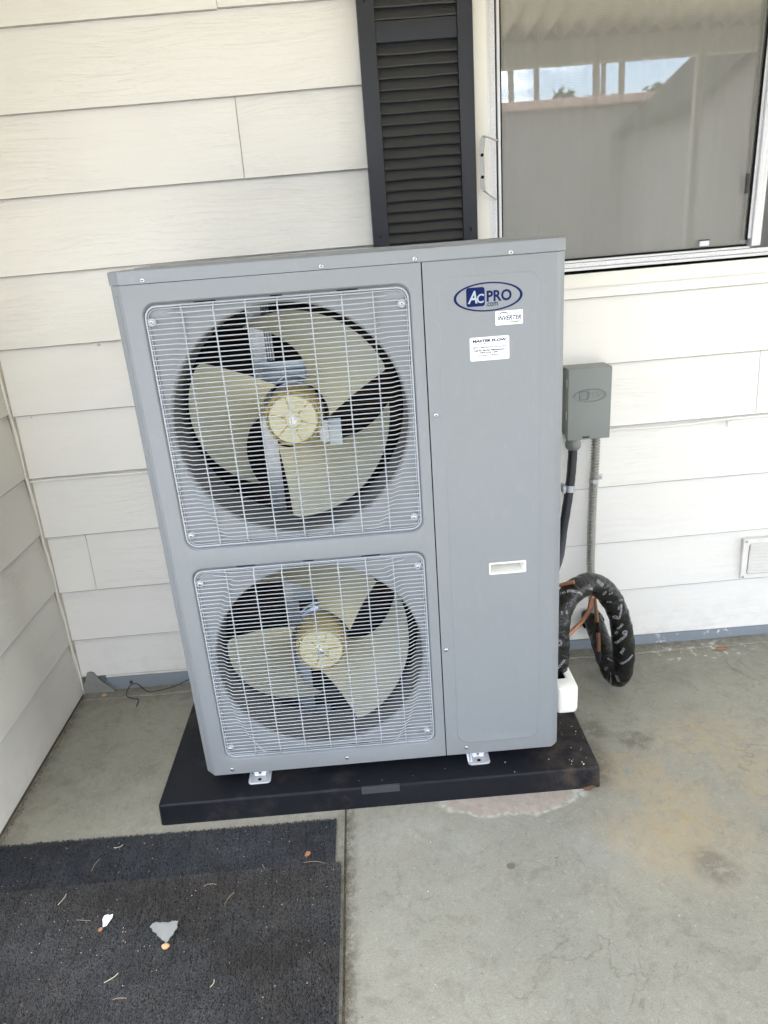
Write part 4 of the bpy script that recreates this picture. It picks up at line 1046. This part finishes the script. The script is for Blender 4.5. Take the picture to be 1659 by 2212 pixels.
# ---------------------------------------------------------------- line set: taped pipe loop
def cpt(px, py):  # centre-line points worked out beforehand
    return None
ls = empty('insulated_pipe', (1.1, .35, .1), 'thick black taped pipe looping from the unit side to the wall', 'pipe')
PIPE = [(.964, .125, .200), (.9664, .125, .2639), (.9682, .128, .3067), (.9695, .132, .3494), (.9769, .145, .3926), (.996, .17, .4259), (1.0275, .205, .4401), (1.0626, .235, .4405), (1.0998, .262, .4302), (1.1333, .28, .4075), (1.1609, .29, .3764), (1.1838, .296, .3354), (1.2012, .3, .288), (1.2122, .303, .2361), (1.22, .305, .179), (1.2226, .308, .1231), (1.2213, .318, .0816), (1.2165, .338, .0570), (1.2121, .37, .0555), (1.2111, .41, .069), (1.2085, .455, .0953), (1.209, .51, .1142), (1.2081, .555, .1325), (1.2110, .600, .1346)]
LS_PATH = catmull(PIPE, 10)
LT = Tube(LS_PATH)
def rad(l, a):
    r = .0312 + .0012 * math.sin(l * 31 + 2 * math.sin(a)) + .0005 * math.sin(l * 118 - a * 2) + .0004 * math.sin(l * 260 + a * 3)
    tape = ((l + a * .0085) % .052) / .052; r += .0013 * (1 - tape) * (1 if tape < .9 else .3)
    return r
bm = bmesh.new(); LT.mesh(bm, rad, 30); mk('wrapped_insulation', bm, MAT['tape'], ls, 55)
CAMP = Vector(cam.location)
def on_pipe(bm, src, l, a_off, rot, size, mi=0):
    p, n, b = LT.at(l); tdir = (CAMP - p).normalized(); a0 = math.atan2(tdir.dot(b), tdir.dot(n)) + a_off
    xs = [v.co.x for v in src.verts]; ys = [v.co.y for v in src.verts]; cx, cy = (min(xs) + max(xs)) / 2, (min(ys) + max(ys)) / 2
    mpv = {}
    for v in src.verts:
        u, w = (v.co.x - cx) * size, (v.co.y - cy) * size
        uu, vv = u * math.cos(rot) - w * math.sin(rot), u * math.sin(rot) + w * math.cos(rot)
        ll = l + uu; a = a0 + vv / .031; q, nn, bb = LT.at(ll)
        mpv[v] = bm.verts.new(q + (nn * math.cos(a) + bb * math.sin(a)) * (rad(ll, a % (2 * PI)) + .0011))
    for f in src.faces: bm.faces.new([mpv[v] for v in f.verts])
    src.free()
bm = bmesh.new(); LL = LT.L[-1]
def ringmark():
    t = bmesh.new(); a = [t.verts.new((.5 * math.cos(2 * PI * k / 20), .5 * math.sin(2 * PI * k / 20), 0)) for k in range(20)]; b = [t.verts.new((.40 * math.cos(2 * PI * k / 20), .40 * math.sin(2 * PI * k / 20), 0)) for k in range(20)]
    bridge(t, a, b)
    a = [t.verts.new((.28 * math.cos(2 * PI * k / 14), .28 * math.sin(2 * PI * k / 14), 0)) for k in range(14)]; b = [t.verts.new((.2 * math.cos(2 * PI * k / 14), .2 * math.sin(2 * PI * k / 14), 0)) for k in range(14)]
    bridge(t, a, b); return t
def barmark():
    t = bmesh.new()
    for i in range(3):
        y = i * .28; v = [t.verts.new(p) for p in ((0, y, 0), (1.9, y, 0), (1.9, y + .10, 0), (0, y + .10, 0))]; t.faces.new(v)
    return t
for l, ao, rot, kind, sz in ((.27, .1, .9, 'UV RESISTANT', .0085), (.145, .2, .4, 'o', .0125), (.19, -.35, .2, 'o', .0125), (.215, .3, 1.2, 'b', .008), (.075, .1, .7, 'UV RESISTANT', .0075), (.05, -.3, .9, 'TAPE', .0085),
                             (.335, .5, .3, 'TAPE', .0075), (.385, -.2, .6, 'b', .012), (.42, .3, -.5, 'o', .0115), (.455, .1, .7, 'b', .016), (.50, -.45, .65, 'b', .013), (.535, .35, .5, 'o', .012), (.525, -.2, .5, 'UV RESISTANT', .0065),
                             (.575, .1, .75, 'TANT', .0085), (.600, -.25, .6, 'o', .0125), (.625, .2, .8, 'RESISTANT', .0085), (.60, .55, .6, 'b', .008), (.665, .1, .5, 'TAPE', .0085), (.70, -.3, .9, 'RESISTANT', .0075),
                             (.77, .2, -.6, 'b', .010), (.80, .1, -.7, 'UV RESISTANT', .0070), (.84, -.3, -.6, 'o', .010), (.87, .3, -.7, 'TANT', .0080)):
    if l > LL - .06: continue
    src = ringmark() if kind == 'o' else barmark() if kind == 'b' else text_bm(kind, .02)
    on_pipe(bm, src, l, ao, rot, sz * 1.2)
mk('tape_lettering', bm, MAT['tape_print'], ls, 0, recalc=False)
# wall collar where it enters
bm = bmesh.new(); Tube([Vector((1.2085, .558, .132)), Vector((1.2100, .584, .134))]).mesh(bm, lambda l, a: .036 + .003 * math.sin(a * 5), 22); mk('wall_collar', bm, MAT['tape'], ls, 50)
cp = empty('copper_pipes', (1.15, .4, .2), 'pair of thin bare copper pipes rising inside the black loop', 'pipe')
tube('copper_pipe', [(.985, .205, .205), (.991, .215, .226), (1.0031, .23, .2469), (1.0265, .255, .2644), (1.062, .29, .2706), (1.0987, .32, .2817), (1.1197, .34, .2956), (1.1313, .355, .3184), (1.1368, .362, .3313), (1.1445, .37, .3301), (1.1499, .374, .3164)], .0064, MAT['copper'], cp, 12, 8)
tube('copper_pipe', [(1.146, .374, .326), (1.1499, .376, .3164), (1.1566, .378, .2736), (1.1619, .38, .234), (1.1665, .381, .1945), (1.1698, .382, .1546), (1.1712, .382, .1149)], .0058, MAT['copper'], cp, 12, 8)
tube('pipe_sleeve', [(1.1615, .380, .237), (1.1640, .3805, .216), (1.1660, .381, .200)], .0078, MAT['tape'], cp, 12, 6)
tube('pipe_end', [(1.1705, .382, .130), (1.1712, .382, .110), (1.1713, .382, .095), (1.1713, .382, .084)], lambda l, a: .0080 * math.sqrt(max(.02, 1 - (l / .047) ** 4)), MAT['liquid_tight'], cp, 12, 8)
tube('copper_pipe', [(.940, .235, .445), (.965, .225, .452), (.9925, .21, .4624), (1.0115, .2, .4719), (1.030, .191, .4800)], .0055, MAT['copper'], cp, 10, 6)

# ---------------------------------------------------------------- wall vent
vt = empty('wall_vent', (1.86, .583, .24), 'small white louvred wall vent low on the wall at the right edge', 'vent')
bm = bmesh.new(); po = rrect(1.7060, 2.02, .2360, .3790, .002, 2); pi_ = rrect(1.7240, 2.002, .2520, .3640, .008, 2); ring_slab(bm, po, pi_, .5745, .5865); mk('frame', bm, MAT['vent'], vt, 20)
obox('back', 1.716, 2.01, .5835, .5860, .245, .372, MAT['vent_dark'], vt, 0)
for i in range(9):
    z = .2560 + i * .0122; bm = bmesh.new()
    v = [bm.verts.new(p) for p in ((1.729, .5715, z), (1.997, .5715, z), (1.997, .5721, z + .0018), (1.997, .5825, z + .0078), (1.729, .5825, z + .0078), (1.729, .5721, z + .0018))]
    bm.faces.new((v[0], v[1], v[2], v[5])); bm.faces.new((v[5], v[2], v[3], v[4])); w2 = [bm.verts.new(p) for p in ((1.727, .5830, z + .001), (1.999, .5830, z + .001))]; bm.faces.new((v[0], w2[0], w2[1], v[1]))
    mk('louvre', bm, MAT['vent'], vt, 0)
for x, z in ((1.714, .3715), (1.714, .2435)):
    s = screw(x, .5745, z, vt, SCREW)

# ---------------------------------------------------------------- door mats
def mat_obj(x0, x1, y0, y1, zb, h, label, dens, skew=0, pile=.0055, z_of=None):
    t = empty('door_mat', ((x0 + x1) / 2, (y0 + y1) / 2, zb), label, 'mat', 'charcoal door mats')
    f = lambda x, y: (x, y + skew * (x - x1) / (x1 - x0))
    bm = bmesh.new(); A = [bm.verts.new((*f(x, y), zb)) for x, y in ((x0, y0), (x1, y0), (x1, y1), (x0, y1))]; B = [bm.verts.new((*f(x, y), zb + h)) for x, y in ((x0 + .002, y0 + .002), (x1 - .002, y0 + .002), (x1 - .002, y1 - .002), (x0 + .002, y1 - .002))]
    bridge(bm, A, B); bm.faces.new(B); mk('mat_backing', bm, MAT['carpet_base'], t, 0)
    vx = max(x0, -.62); vy = max(y0, -.80); n = int((x1 - vx) * (y1 - vy) * dens); V = []; F = []
    for i in range(n):
        x = random.uniform(vx, x1); y = random.uniform(vy, y1)
        rib = .5 + .5 * math.sin((x + .12 * y) * 2 * PI / .085)           # faint ribs in the pile
        fr = ((x + .10 * y) / .042) % 1; hh = pile * random.uniform(.35, 1.1) * (.30 if fr < .09 else 1.0) * (.85 + .3 * math.sin(x * 9 + y * 14))
        a = random.uniform(0, 2 * PI); w = .0007; l = random.uniform(.0015, .006)
        dx, dy = math.cos(a), math.sin(a); b = random.uniform(0, 2 * PI); ex, ey = math.cos(b) * .003, math.sin(b) * .003
        X, Y = f(x, y); k = len(V); zz = zb + h - .0005
        V += [(X - dy * w, Y + dx * w, zz), (X + dy * w, Y - dx * w, zz), (X + dx * l * .6 - dy * w, Y + dy * l * .6 + dx * w, zz + hh), (X + dx * l * .6 + dy * w, Y + dy * l * .6 - dx * w, zz + hh), (X + dx * l + ex, Y + dy * l + ey, zz + hh * .6)]
        F += [(k, k + 1, k + 3, k + 2), (k + 2, k + 3, k + 4)]
    me = bpy.data.meshes.new('carpet_pile'); me.from_pydata(V, [], F); me.materials.append(MAT['carpet_under' if zb < .003 else 'carpet']); o = link('carpet_pile', me, t); o['kind'] = 'stuff'
    return t
mat_obj(-.533, .3425, -1.4, -.094, .001, .004, 'charcoal carpet door mat lying underneath, its far strip showing near the pad', 340000, -.008)
mat_obj(-.533, .3570, -1.45, -.2375, .0055, .0075, 'charcoal carpet door mat lying on top, nearest the camera with litter', 340000, .004)

# ---------------------------------------------------------------- litter
def flake(name, pts, z, mat, label, cat, group=None, th=.0008, bend=.002):
    bm = bmesh.new(); cx = sum(p[0] for p in pts) / len(pts); cy = sum(p[1] for p in pts) / len(pts)
    def zz(x, y): return z + bend * abs(math.sin((x - cx) * 60) + math.cos((y - cy) * 50) * .5)
    A = [bm.verts.new((x, y, zz(x, y))) for x, y in pts]; B = [bm.verts.new((x, y, zz(x, y) + th)) for x, y in pts]
    bridge(bm, A, B); bm.faces.new(A[::-1]); bm.faces.new(B); return tag(mk(name, bm, mat, None, 0), label, cat, group)
MZ = .0180
def poly(cx, cy, r, n, ry=None, jit=.3, rot=0):
    ry = ry or r; o = []
    for k in range(n):
        a = 2 * PI * k / n; j = random.uniform(1 - jit, 1 + jit); x, y = r * j * math.cos(a), ry * j * math.sin(a)
        o.append((cx + x * math.cos(rot) - y * math.sin(rot), cy + x * math.sin(rot) + y * math.cos(rot)))
    return o
flake('paint_chip', [(-.173, -.333), (-.166, -.331), (-.160, -.334), (-.153, -.332), (-.152, -.342), (-.156, -.352), (-.159, -.360), (-.167, -.362), (-.170, -.352), (-.174, -.343)], MZ, MAT['chip_white'], 'small white paint chip on the front mat', 'paint chip')
flake('paint_chip', [(-.056, -.3665), (-.048, -.3630), (-.040, -.3655), (-.033, -.3635), (-.022, -.3668), (-.010, -.3655), (.002, -.3675), (.0010, -.376), (.0040, -.385), (-.001, -.393), (-.002, -.401), (-.008, -.4060), (-.009, -.412), (-.0155, -.4190), (-.0175, -.4120), (-.025, -.4080), (-.030, -.4020), (-.038, -.3965), (-.041, -.390), (-.051, -.3855), (-.053, -.379), (-.0600, -.374)], MZ, MAT['chip_grey'], 'large ragged grey paint chip on the front mat beside a nut', 'paint chip', bend=.0035)
def nut(cx, cy, cz, r, label):
    bm = bmesh.new(); bmesh.ops.create_uvsphere(bm, u_segments=14, v_segments=9, radius=r)
    for v in bm.verts: v.co = Vector((v.co.x * 1.15, v.co.y * .85, v.co.z * .7)); v.co.x *= 1 + .12 * math.sin(v.co.y * 600)
    return tag(mk('nut_shell', bm, MAT['nut'], None, 60, loc=(cx, cy, cz)), label, 'nut')
nut(-.0125, -.426, MZ + .004, .0075, 'small tan nut shell beside the large grey paint chip')
nut(-.463, .5585, .0055, .0075, 'small round tan nut on the floor in the left corner')
flake('dry_leaf', [(1.612, .520), (1.628, .532), (1.650, .531), (1.668, .522), (1.652, .517), (1.630, .516)], .002, MAT['leaf'], 'curled orange dry leaf on the floor near the right wall base', 'leaf', bend=.004)
flake('dry_leaf', [(.990, -.061), (1.000, -.055), (1.016, -.057), (1.022, -.065), (1.008, -.070), (.994, -.068)], .002, MAT['leaf_dark'], 'crumpled brown leaf under the front right corner of the pad', 'leaf', bend=.006)
flake('dry_leaf', poly(.275, -.203, .007, 7), .0100, MAT['leaf'], 'small reddish leaf on the far strip of mat', 'leaf')
flake('dry_leaf', poly(-.169, -.3695, .005, 6), MZ + .001, MAT['leaf'], 'tiny brown leaf below the small white chip', 'leaf')
def twig(cx, cy, z, L, ang, mat, label, r=.0010, curl=.3):
    pts = [(cx + (t - .5) * L * math.cos(ang) - curl * L * (t - .5) ** 2 * 2 * math.sin(ang), cy + (t - .5) * L * math.sin(ang) + curl * L * (t - .5) ** 2 * 2 * math.cos(ang), z + .001 * math.sin(t * 5)) for t in (0, .25, .5, .75, 1)]
    return tag(tube('twig', pts, r, mat, None, 5, 3), label, 'twig')
TW = [(-.286, -.279, .030, 1.3, 'twig_pale', 'short pale twig on the far mat near the left edge'), (-.2178, -.340, .032, -.1, 'twig', 'thin brown twig left of the small white chip'), (-.248, -.176, .040, 1.35, 'twig', 'reddish upright twig on the far mat strip'),
      (-.2046, -.1285, .022, .4, 'twig_pale', 'pale forked straw at the back edge of the mat'), (.3054, -.2296, .075, -.25, 'twig', 'long thin brown twig near the right edge of the mats'),
      (.0532, -.2717, .030, .1, 'twig', 'brown root tuft where the two mats meet'), (.1051, -.515, .017, 1.3, 'twig_pale', 'short pale straw low on the front mat'),
      (-.0794, -.5281, .026, .05, 'twig', 'tan twig near the bottom of the front mat'), (-.109, -.4852, .030, .7, 'twig_pale', 'curved pale straw in the lower left of the front mat'),
      (.1033, -.3145, .036, 1.1, 'twig', 'fine curved twig right of the middle of the front mat'), (.175, -.235, .030, -1.0, 'twig', 'fine brown twig on the seam of the mats')]
for cx, cy, L, a, mm, lab in TW: twig(cx, cy, MZ if cy < -.235 else .0105, L, a, MAT[mm], lab, .0005 + .0003 * (mm == 'twig_pale'), random.uniform(-.5, .5))
# crumbs nobody could count: litter on mats, seam dirt, specks on the floor
def crumbs(name, n, gen, mat, label):
    V = []; F = []
    for i in range(n):
        x, y, z, r = gen(); k = len(V); a = random.uniform(0, 6.3); e = random.uniform(.4, 1)
        for q in range(4):
            b = a + q * PI / 2; V.append((x + r * math.cos(b), y + r * e * math.sin(b), z))
        V.append((x, y, z + r * .8)); F += [(k + q, k + (q + 1) % 4, k + 4) for q in range(4)]
    me = bpy.data.meshes.new(name); me.from_pydata(V, [], F); me.materials.append(mat); o = link(name, me); tag(o, label, None, None, 'stuff'); return o
crumbs('white_crumbs', 90, lambda: ((lambda x, y: (x, y, MZ if y < -.2375 else .0100, random.uniform(.0004, .0014)))(random.uniform(-.5, .35), random.choice([random.uniform(-.62, -.10), random.uniform(-.45, -.24)]))), MAT['chip_white'], 'tiny white crumbs scattered over the mats')
crumbs('brown_crumbs', 130, lambda: ((lambda x, y: (x, y, MZ if y < -.2375 else .0100, random.uniform(.0006, .0022)))(random.uniform(-.5, .35), random.uniform(-.65, -.10))), MAT['twig'], 'tiny brown bits scattered over the mats')
crumbs('seam_dirt', 1500, lambda: (random.gauss(.3735, .0045), random.uniform(-.75, -.12), -.0003, random.uniform(.0005, .0018)), MAT['dark_gap'], 'dark grit gathered along the floor joint')
crumbs('floor_specks', 150, lambda: (random.uniform(.4, 1.9), random.uniform(-.75, .5), 0, random.uniform(.0006, .0020)), MAT['dark_gap'], 'small dark specks on the porch floor')
crumbs('pale_floor_specks', 40, lambda: (random.uniform(-.5, 1.6), random.uniform(-.6, .5), 0, random.uniform(.0006, .0016)), MAT['chip_white'], 'small pale specks on the porch floor')
crumbs('corner_grit', 500, lambda: (random.uniform(-.54, -.15), .56 + random.gauss(0, .012), .003, random.uniform(.0006, .0026)), MAT['dark_gap'], 'dark grit along the foot of the back wall')
crumbs('wall_foot_grit', 500, lambda: (-.535 + abs(random.gauss(0, .006)), random.uniform(-.15, .56), .0, random.uniform(.0006, .0022)), MAT['dark_gap'], 'dark grit along the foot of the side wall')
wr = tube('rusty_wire', [(-.15, .583, .035), (-.1905, .583, .018), (-.2287, .5700, .009), (-.2773, .5579, .006), (-.3131, .556, .006), (-.340, .578, .012), (-.358, .587, .022), (-.3765, .583, .022), (-.388, .571, .008), (-.385, .548, .006), (-.3737, .5344, .005), (-.350, .524, .004), (-.338, .522, .004), (-.333, .500, .004), (-.333, .4831, .003)], .0018, MAT['wire_rust'], None, 8, 6)
tag(wr, 'loose rusty brown wire curling on the floor by the left wall base', 'wire')
bm = bmesh.new(); slab(bm, circ(-.375, .030, .006, 14), .5855, .5885); 
o = mk('nail_head', bm, MAT['wire_rust'], hw, 30)

# ---------------------------------------------------------------- porch roof, beam and posts (seen only in the window glass)
pr = empty('porch_roof', (1.5, -.7, 2.4), 'corrugated porch roof overhead with its front beam, seen reflected in the window', 'roof')
bm = bmesh.new(); pitch = .12; rows = []; x = -.60; i = 0
while x < 6.4:
    zz = .03 if i % 2 else -.03; rows.append([bm.verts.new((x, .62, 2.60 + zz)), bm.verts.new((x, -2.12, 2.385 + zz))]); x += pitch / 2; i += 1
for A, B in zip(rows, rows[1:]): bm.faces.new((A[0], B[0], B[1], A[1]))
mk('corrugated_sheet', bm, MAT['roof_sheet'], pr, 0)
obox('closure_strip', -.60, 6.4, -2.06, -2.03, 2.30, 2.47, MAT['bark'], pr, 0)
obox('roof_beam', -.60, 6.4, -1.99, -1.90, 2.226, 2.345, MAT['beam'], pr, .004)
for n_, (px, w) in enumerate(((2.585, .045), (5.6, .045), (-.56, .045))):
    p_ = empty('porch_post', (px, -1.94, 0), ['white square porch post right of the unit seen in the window reflection', 'white porch post at the far right end of the roof', 'white porch post at the left end of the roof'][n_], 'post', 'posts holding the porch roof')
    obox('post_shaft', px - w / 2, px + w / 2, -1.965, -1.925, 0, 2.225, MAT['beam'], p_, .003); obox('post_base', px - .05, px + .05, -2.0, -1.89, .001, .012, MAT['galv'], p_, .001)
# house mass above and behind
hr = empty('house_roof', (2, 3, 2.7), 'low dark shingle roof of the house behind the porch', 'roof')
bm = bmesh.new(); v = [bm.verts.new(p) for p in ((-1.2, .55, 2.72), (6.4, .55, 2.72), (6.4, 5, 3.9), (-1.2, 5, 3.9), (-1.2, 9, 2.72), (6.4, 9, 2.72))]; bm.faces.new((v[0], v[1], v[2], v[3])); bm.faces.new((v[3], v[2], v[5], v[4])); bm.faces.new((v[0], v[3], v[4])); bm.faces.new((v[1], v[5], v[2])); mk('shingles', bm, MAT['shingle'], hr, 0)
bm = bmesh.new(); box(bm, 3.5, 6.3, .61, .7, -.1, 2.7); box(bm, -1.1, -.71, .61, .7, -.1, 2.7); box(bm, -1.1, 6.3, 8.5, 8.6, -.12, 2.7); mk('outer_wall', bm, MAT['stucco'], hr, 0)

# neighbours across the yard
nb = empty('neighbour_house', (1.5, -7.5, 0), 'low flat roofed house with pinkish roof edge reflected in the window', 'house')
obox('wall', -7.0, 7.4, -9.8, -6.32, -.12, 2.575, MAT['stucco'], nb, 0)
obox('roof_edge', -7.3, 7.7, -10.1, -6.20, 2.58, 2.668, MAT['tile_pink'], nb, .01)
for x in (-4, -1): 
    f = obox('window', x, x + 1.3, -6.31, -6.27, 1.0, 2.0, MAT['stucco'], nb, .01); o = obox('pane', x + .06, x + 1.24, -6.268, -6.262, 1.06, 1.94, MAT['win_dark'], None, 0); o.parent = f
o = obox('door', 1.2, 2.1, -6.31, -6.26, -.1, 2.0, MAT['shutter_slat'], nb, .01)
nc = empty('gabled_shed', (4.8, -4.9, 0), 'dark gabled shed whose sloping roof edge cuts the reflected sky', 'shed')
bm = bmesh.new(); slab(bm, [(3.65, -.12), (6.9, -.12), (6.9, 2.25), (5.3, 3.6), (3.65, 2.28)], -6.1, -4.25); mk('wall', bm, MAT['stucco'], nc, 0)
for sgn, pts in ((1, [(3.56, 2.20), (5.3, 3.62), (5.3, 3.72), (3.56, 2.30)]), (-1, [(5.3, 3.62), (7.1, 2.10), (7.1, 2.20), (5.3, 3.72)])):
    bm = bmesh.new(); slab(bm, pts, -6.3, -4.1); mk('roof', bm, MAT['shed_roof'], nc, 0)
o = obox('door', 4.4, 5.3, -4.245, -4.22, -.1, 1.95, MAT['shutter_slat'], nc, .01)

# palms and shrubs behind
def frond_mesh(L=1.7, n=22):
    bm = bmesh.new(); pv = None
    for i in range(n + 1):
        t = i / n; x = L * t; z = .55 * t - 1.25 * t * t
        c = Vector((x * (1 - .15 * t), 0, z * L * .6))
        if pv is not None:
            for s in (-1, 1):
                w_ = .34 * math.sin(PI * min(1, .12 + t * .88)) + .05
                tip = c + Vector((.22, s * w_, -.16 * w_ * 3)); a = bm.verts.new(c); b = bm.verts.new(c + Vector((.05, 0, 0))); d = bm.verts.new(tip); bm.faces.new((a, b, d))
            q = [bm.verts.new(p) for p in (pv + Vector((0, -.012, 0)), pv + Vector((0, .012, 0)), c + Vector((0, .012, 0)), c + Vector((0, -.012, 0)))]; bm.faces.new(q)
        pv = c
    me = bpy.data.meshes.new('frond'); bm.to_mesh(me); bm.free(); me.materials.append(MAT['frond']); return me
FR = frond_mesh()
def palm(x, y, h, r, label, sc=1.0, nf=22):
    t = empty('palm_tree', (x, y, -.12), label, 'palm tree', 'palm trees behind the neighbour house')
    pts = [(x + .12 * math.sin(i * .5), y, -.12 + h * i / 8) for i in range(9)]
    tube('trunk', pts, lambda l, a: r * (1.25 - .35 * min(1, l / h)) + .006 * math.sin(l * 30), MAT['bark'], t, 10, 10, raw=False)
    for k in range(nf):
        o = link('frond', FR, t, (x + .12 * math.sin(4), y, h - .15)); o.scale = (sc, sc, sc); o.rotation_euler = (0, random.uniform(-.9, .55), 2 * PI * k / nf + random.uniform(-.2, .2))
VX, VZ, VY = .5068, 1.391, 2.7375
def at(sl, dist): return VX + sl * dist, VY - dist
for sl, dist, h, r, lab in ((.2030, 17, 8.5, .055, 'tall palm trunk furthest left in the window reflection'), (.2195 + .015, 17.5, 9.0, .055, 'tall palm trunk second from the left in the reflection'),
                            (.3080, 16, 8.0, .065, 'tall palm in the middle of the reflected sky'), (.3175, 19, 10.0, .055, 'slimmer tall palm just right of the middle one'), (.3395, 17, 9.0, .06, 'tall palm right of the pair in the reflection')):
    x, y = at(sl, dist); palm(x, y, h, r, lab)
x, y = at(.3265, 18); palm(x, y, 3.95, .12, 'short bushy palm between the tall ones in the reflection', .30, 26)
LEAF = None
def bush(x, y, r, h, label, n=1500):
    t = empty('shrub', (x, y, -.12), label, 'shrub', 'shrubs behind the neighbour house')
    V = []; F = []
    cl = [(random.gauss(0, r * .45), random.gauss(0, r * .35), h * random.uniform(.55, .95)) for _ in range(16)]
    for i in range(n):
        c = random.choice(cl); p = (x + c[0] + random.gauss(0, r * .16), y + c[1] + random.gauss(0, r * .16), -.12 + c[2] + random.gauss(0, r * .14))
        k = len(V); s = random.uniform(.03, .07)
        a, b = Vector((random.gauss(0, 1), random.gauss(0, 1), random.gauss(0, 1))).normalized() * s, Vector((random.gauss(0, 1), random.gauss(0, 1), random.gauss(0, 1))).normalized() * s
        for q in (-a - b, a - b, a + b, -a + b): V.append(tuple(Vector(p) + q))
        F.append((k, k + 1, k + 2, k + 3))
    me = bpy.data.meshes.new('crown'); me.from_pydata(V, [], F); me.materials.append(MAT['bush']); link('crown', me, t)
    tube('trunk', [(x, y, -.12), (x + .05, y, h * .3), (x, y, h * .6)], .07, MAT['bark'], t, 8, 4)
for sl, dist, r, h, lab in ((.290, 14.5, .50, 3.75, 'dark shrub left of the middle palm in the reflection'), (.385, 14.5, .6, 3.60, 'wide dark shrub in the right part of the reflection'), (.415, 15, .55, 3.85, 'dark shrub beside the gabled shed in the reflection')):
    x, y = at(sl, dist); bush(x, y, r, h, lab)
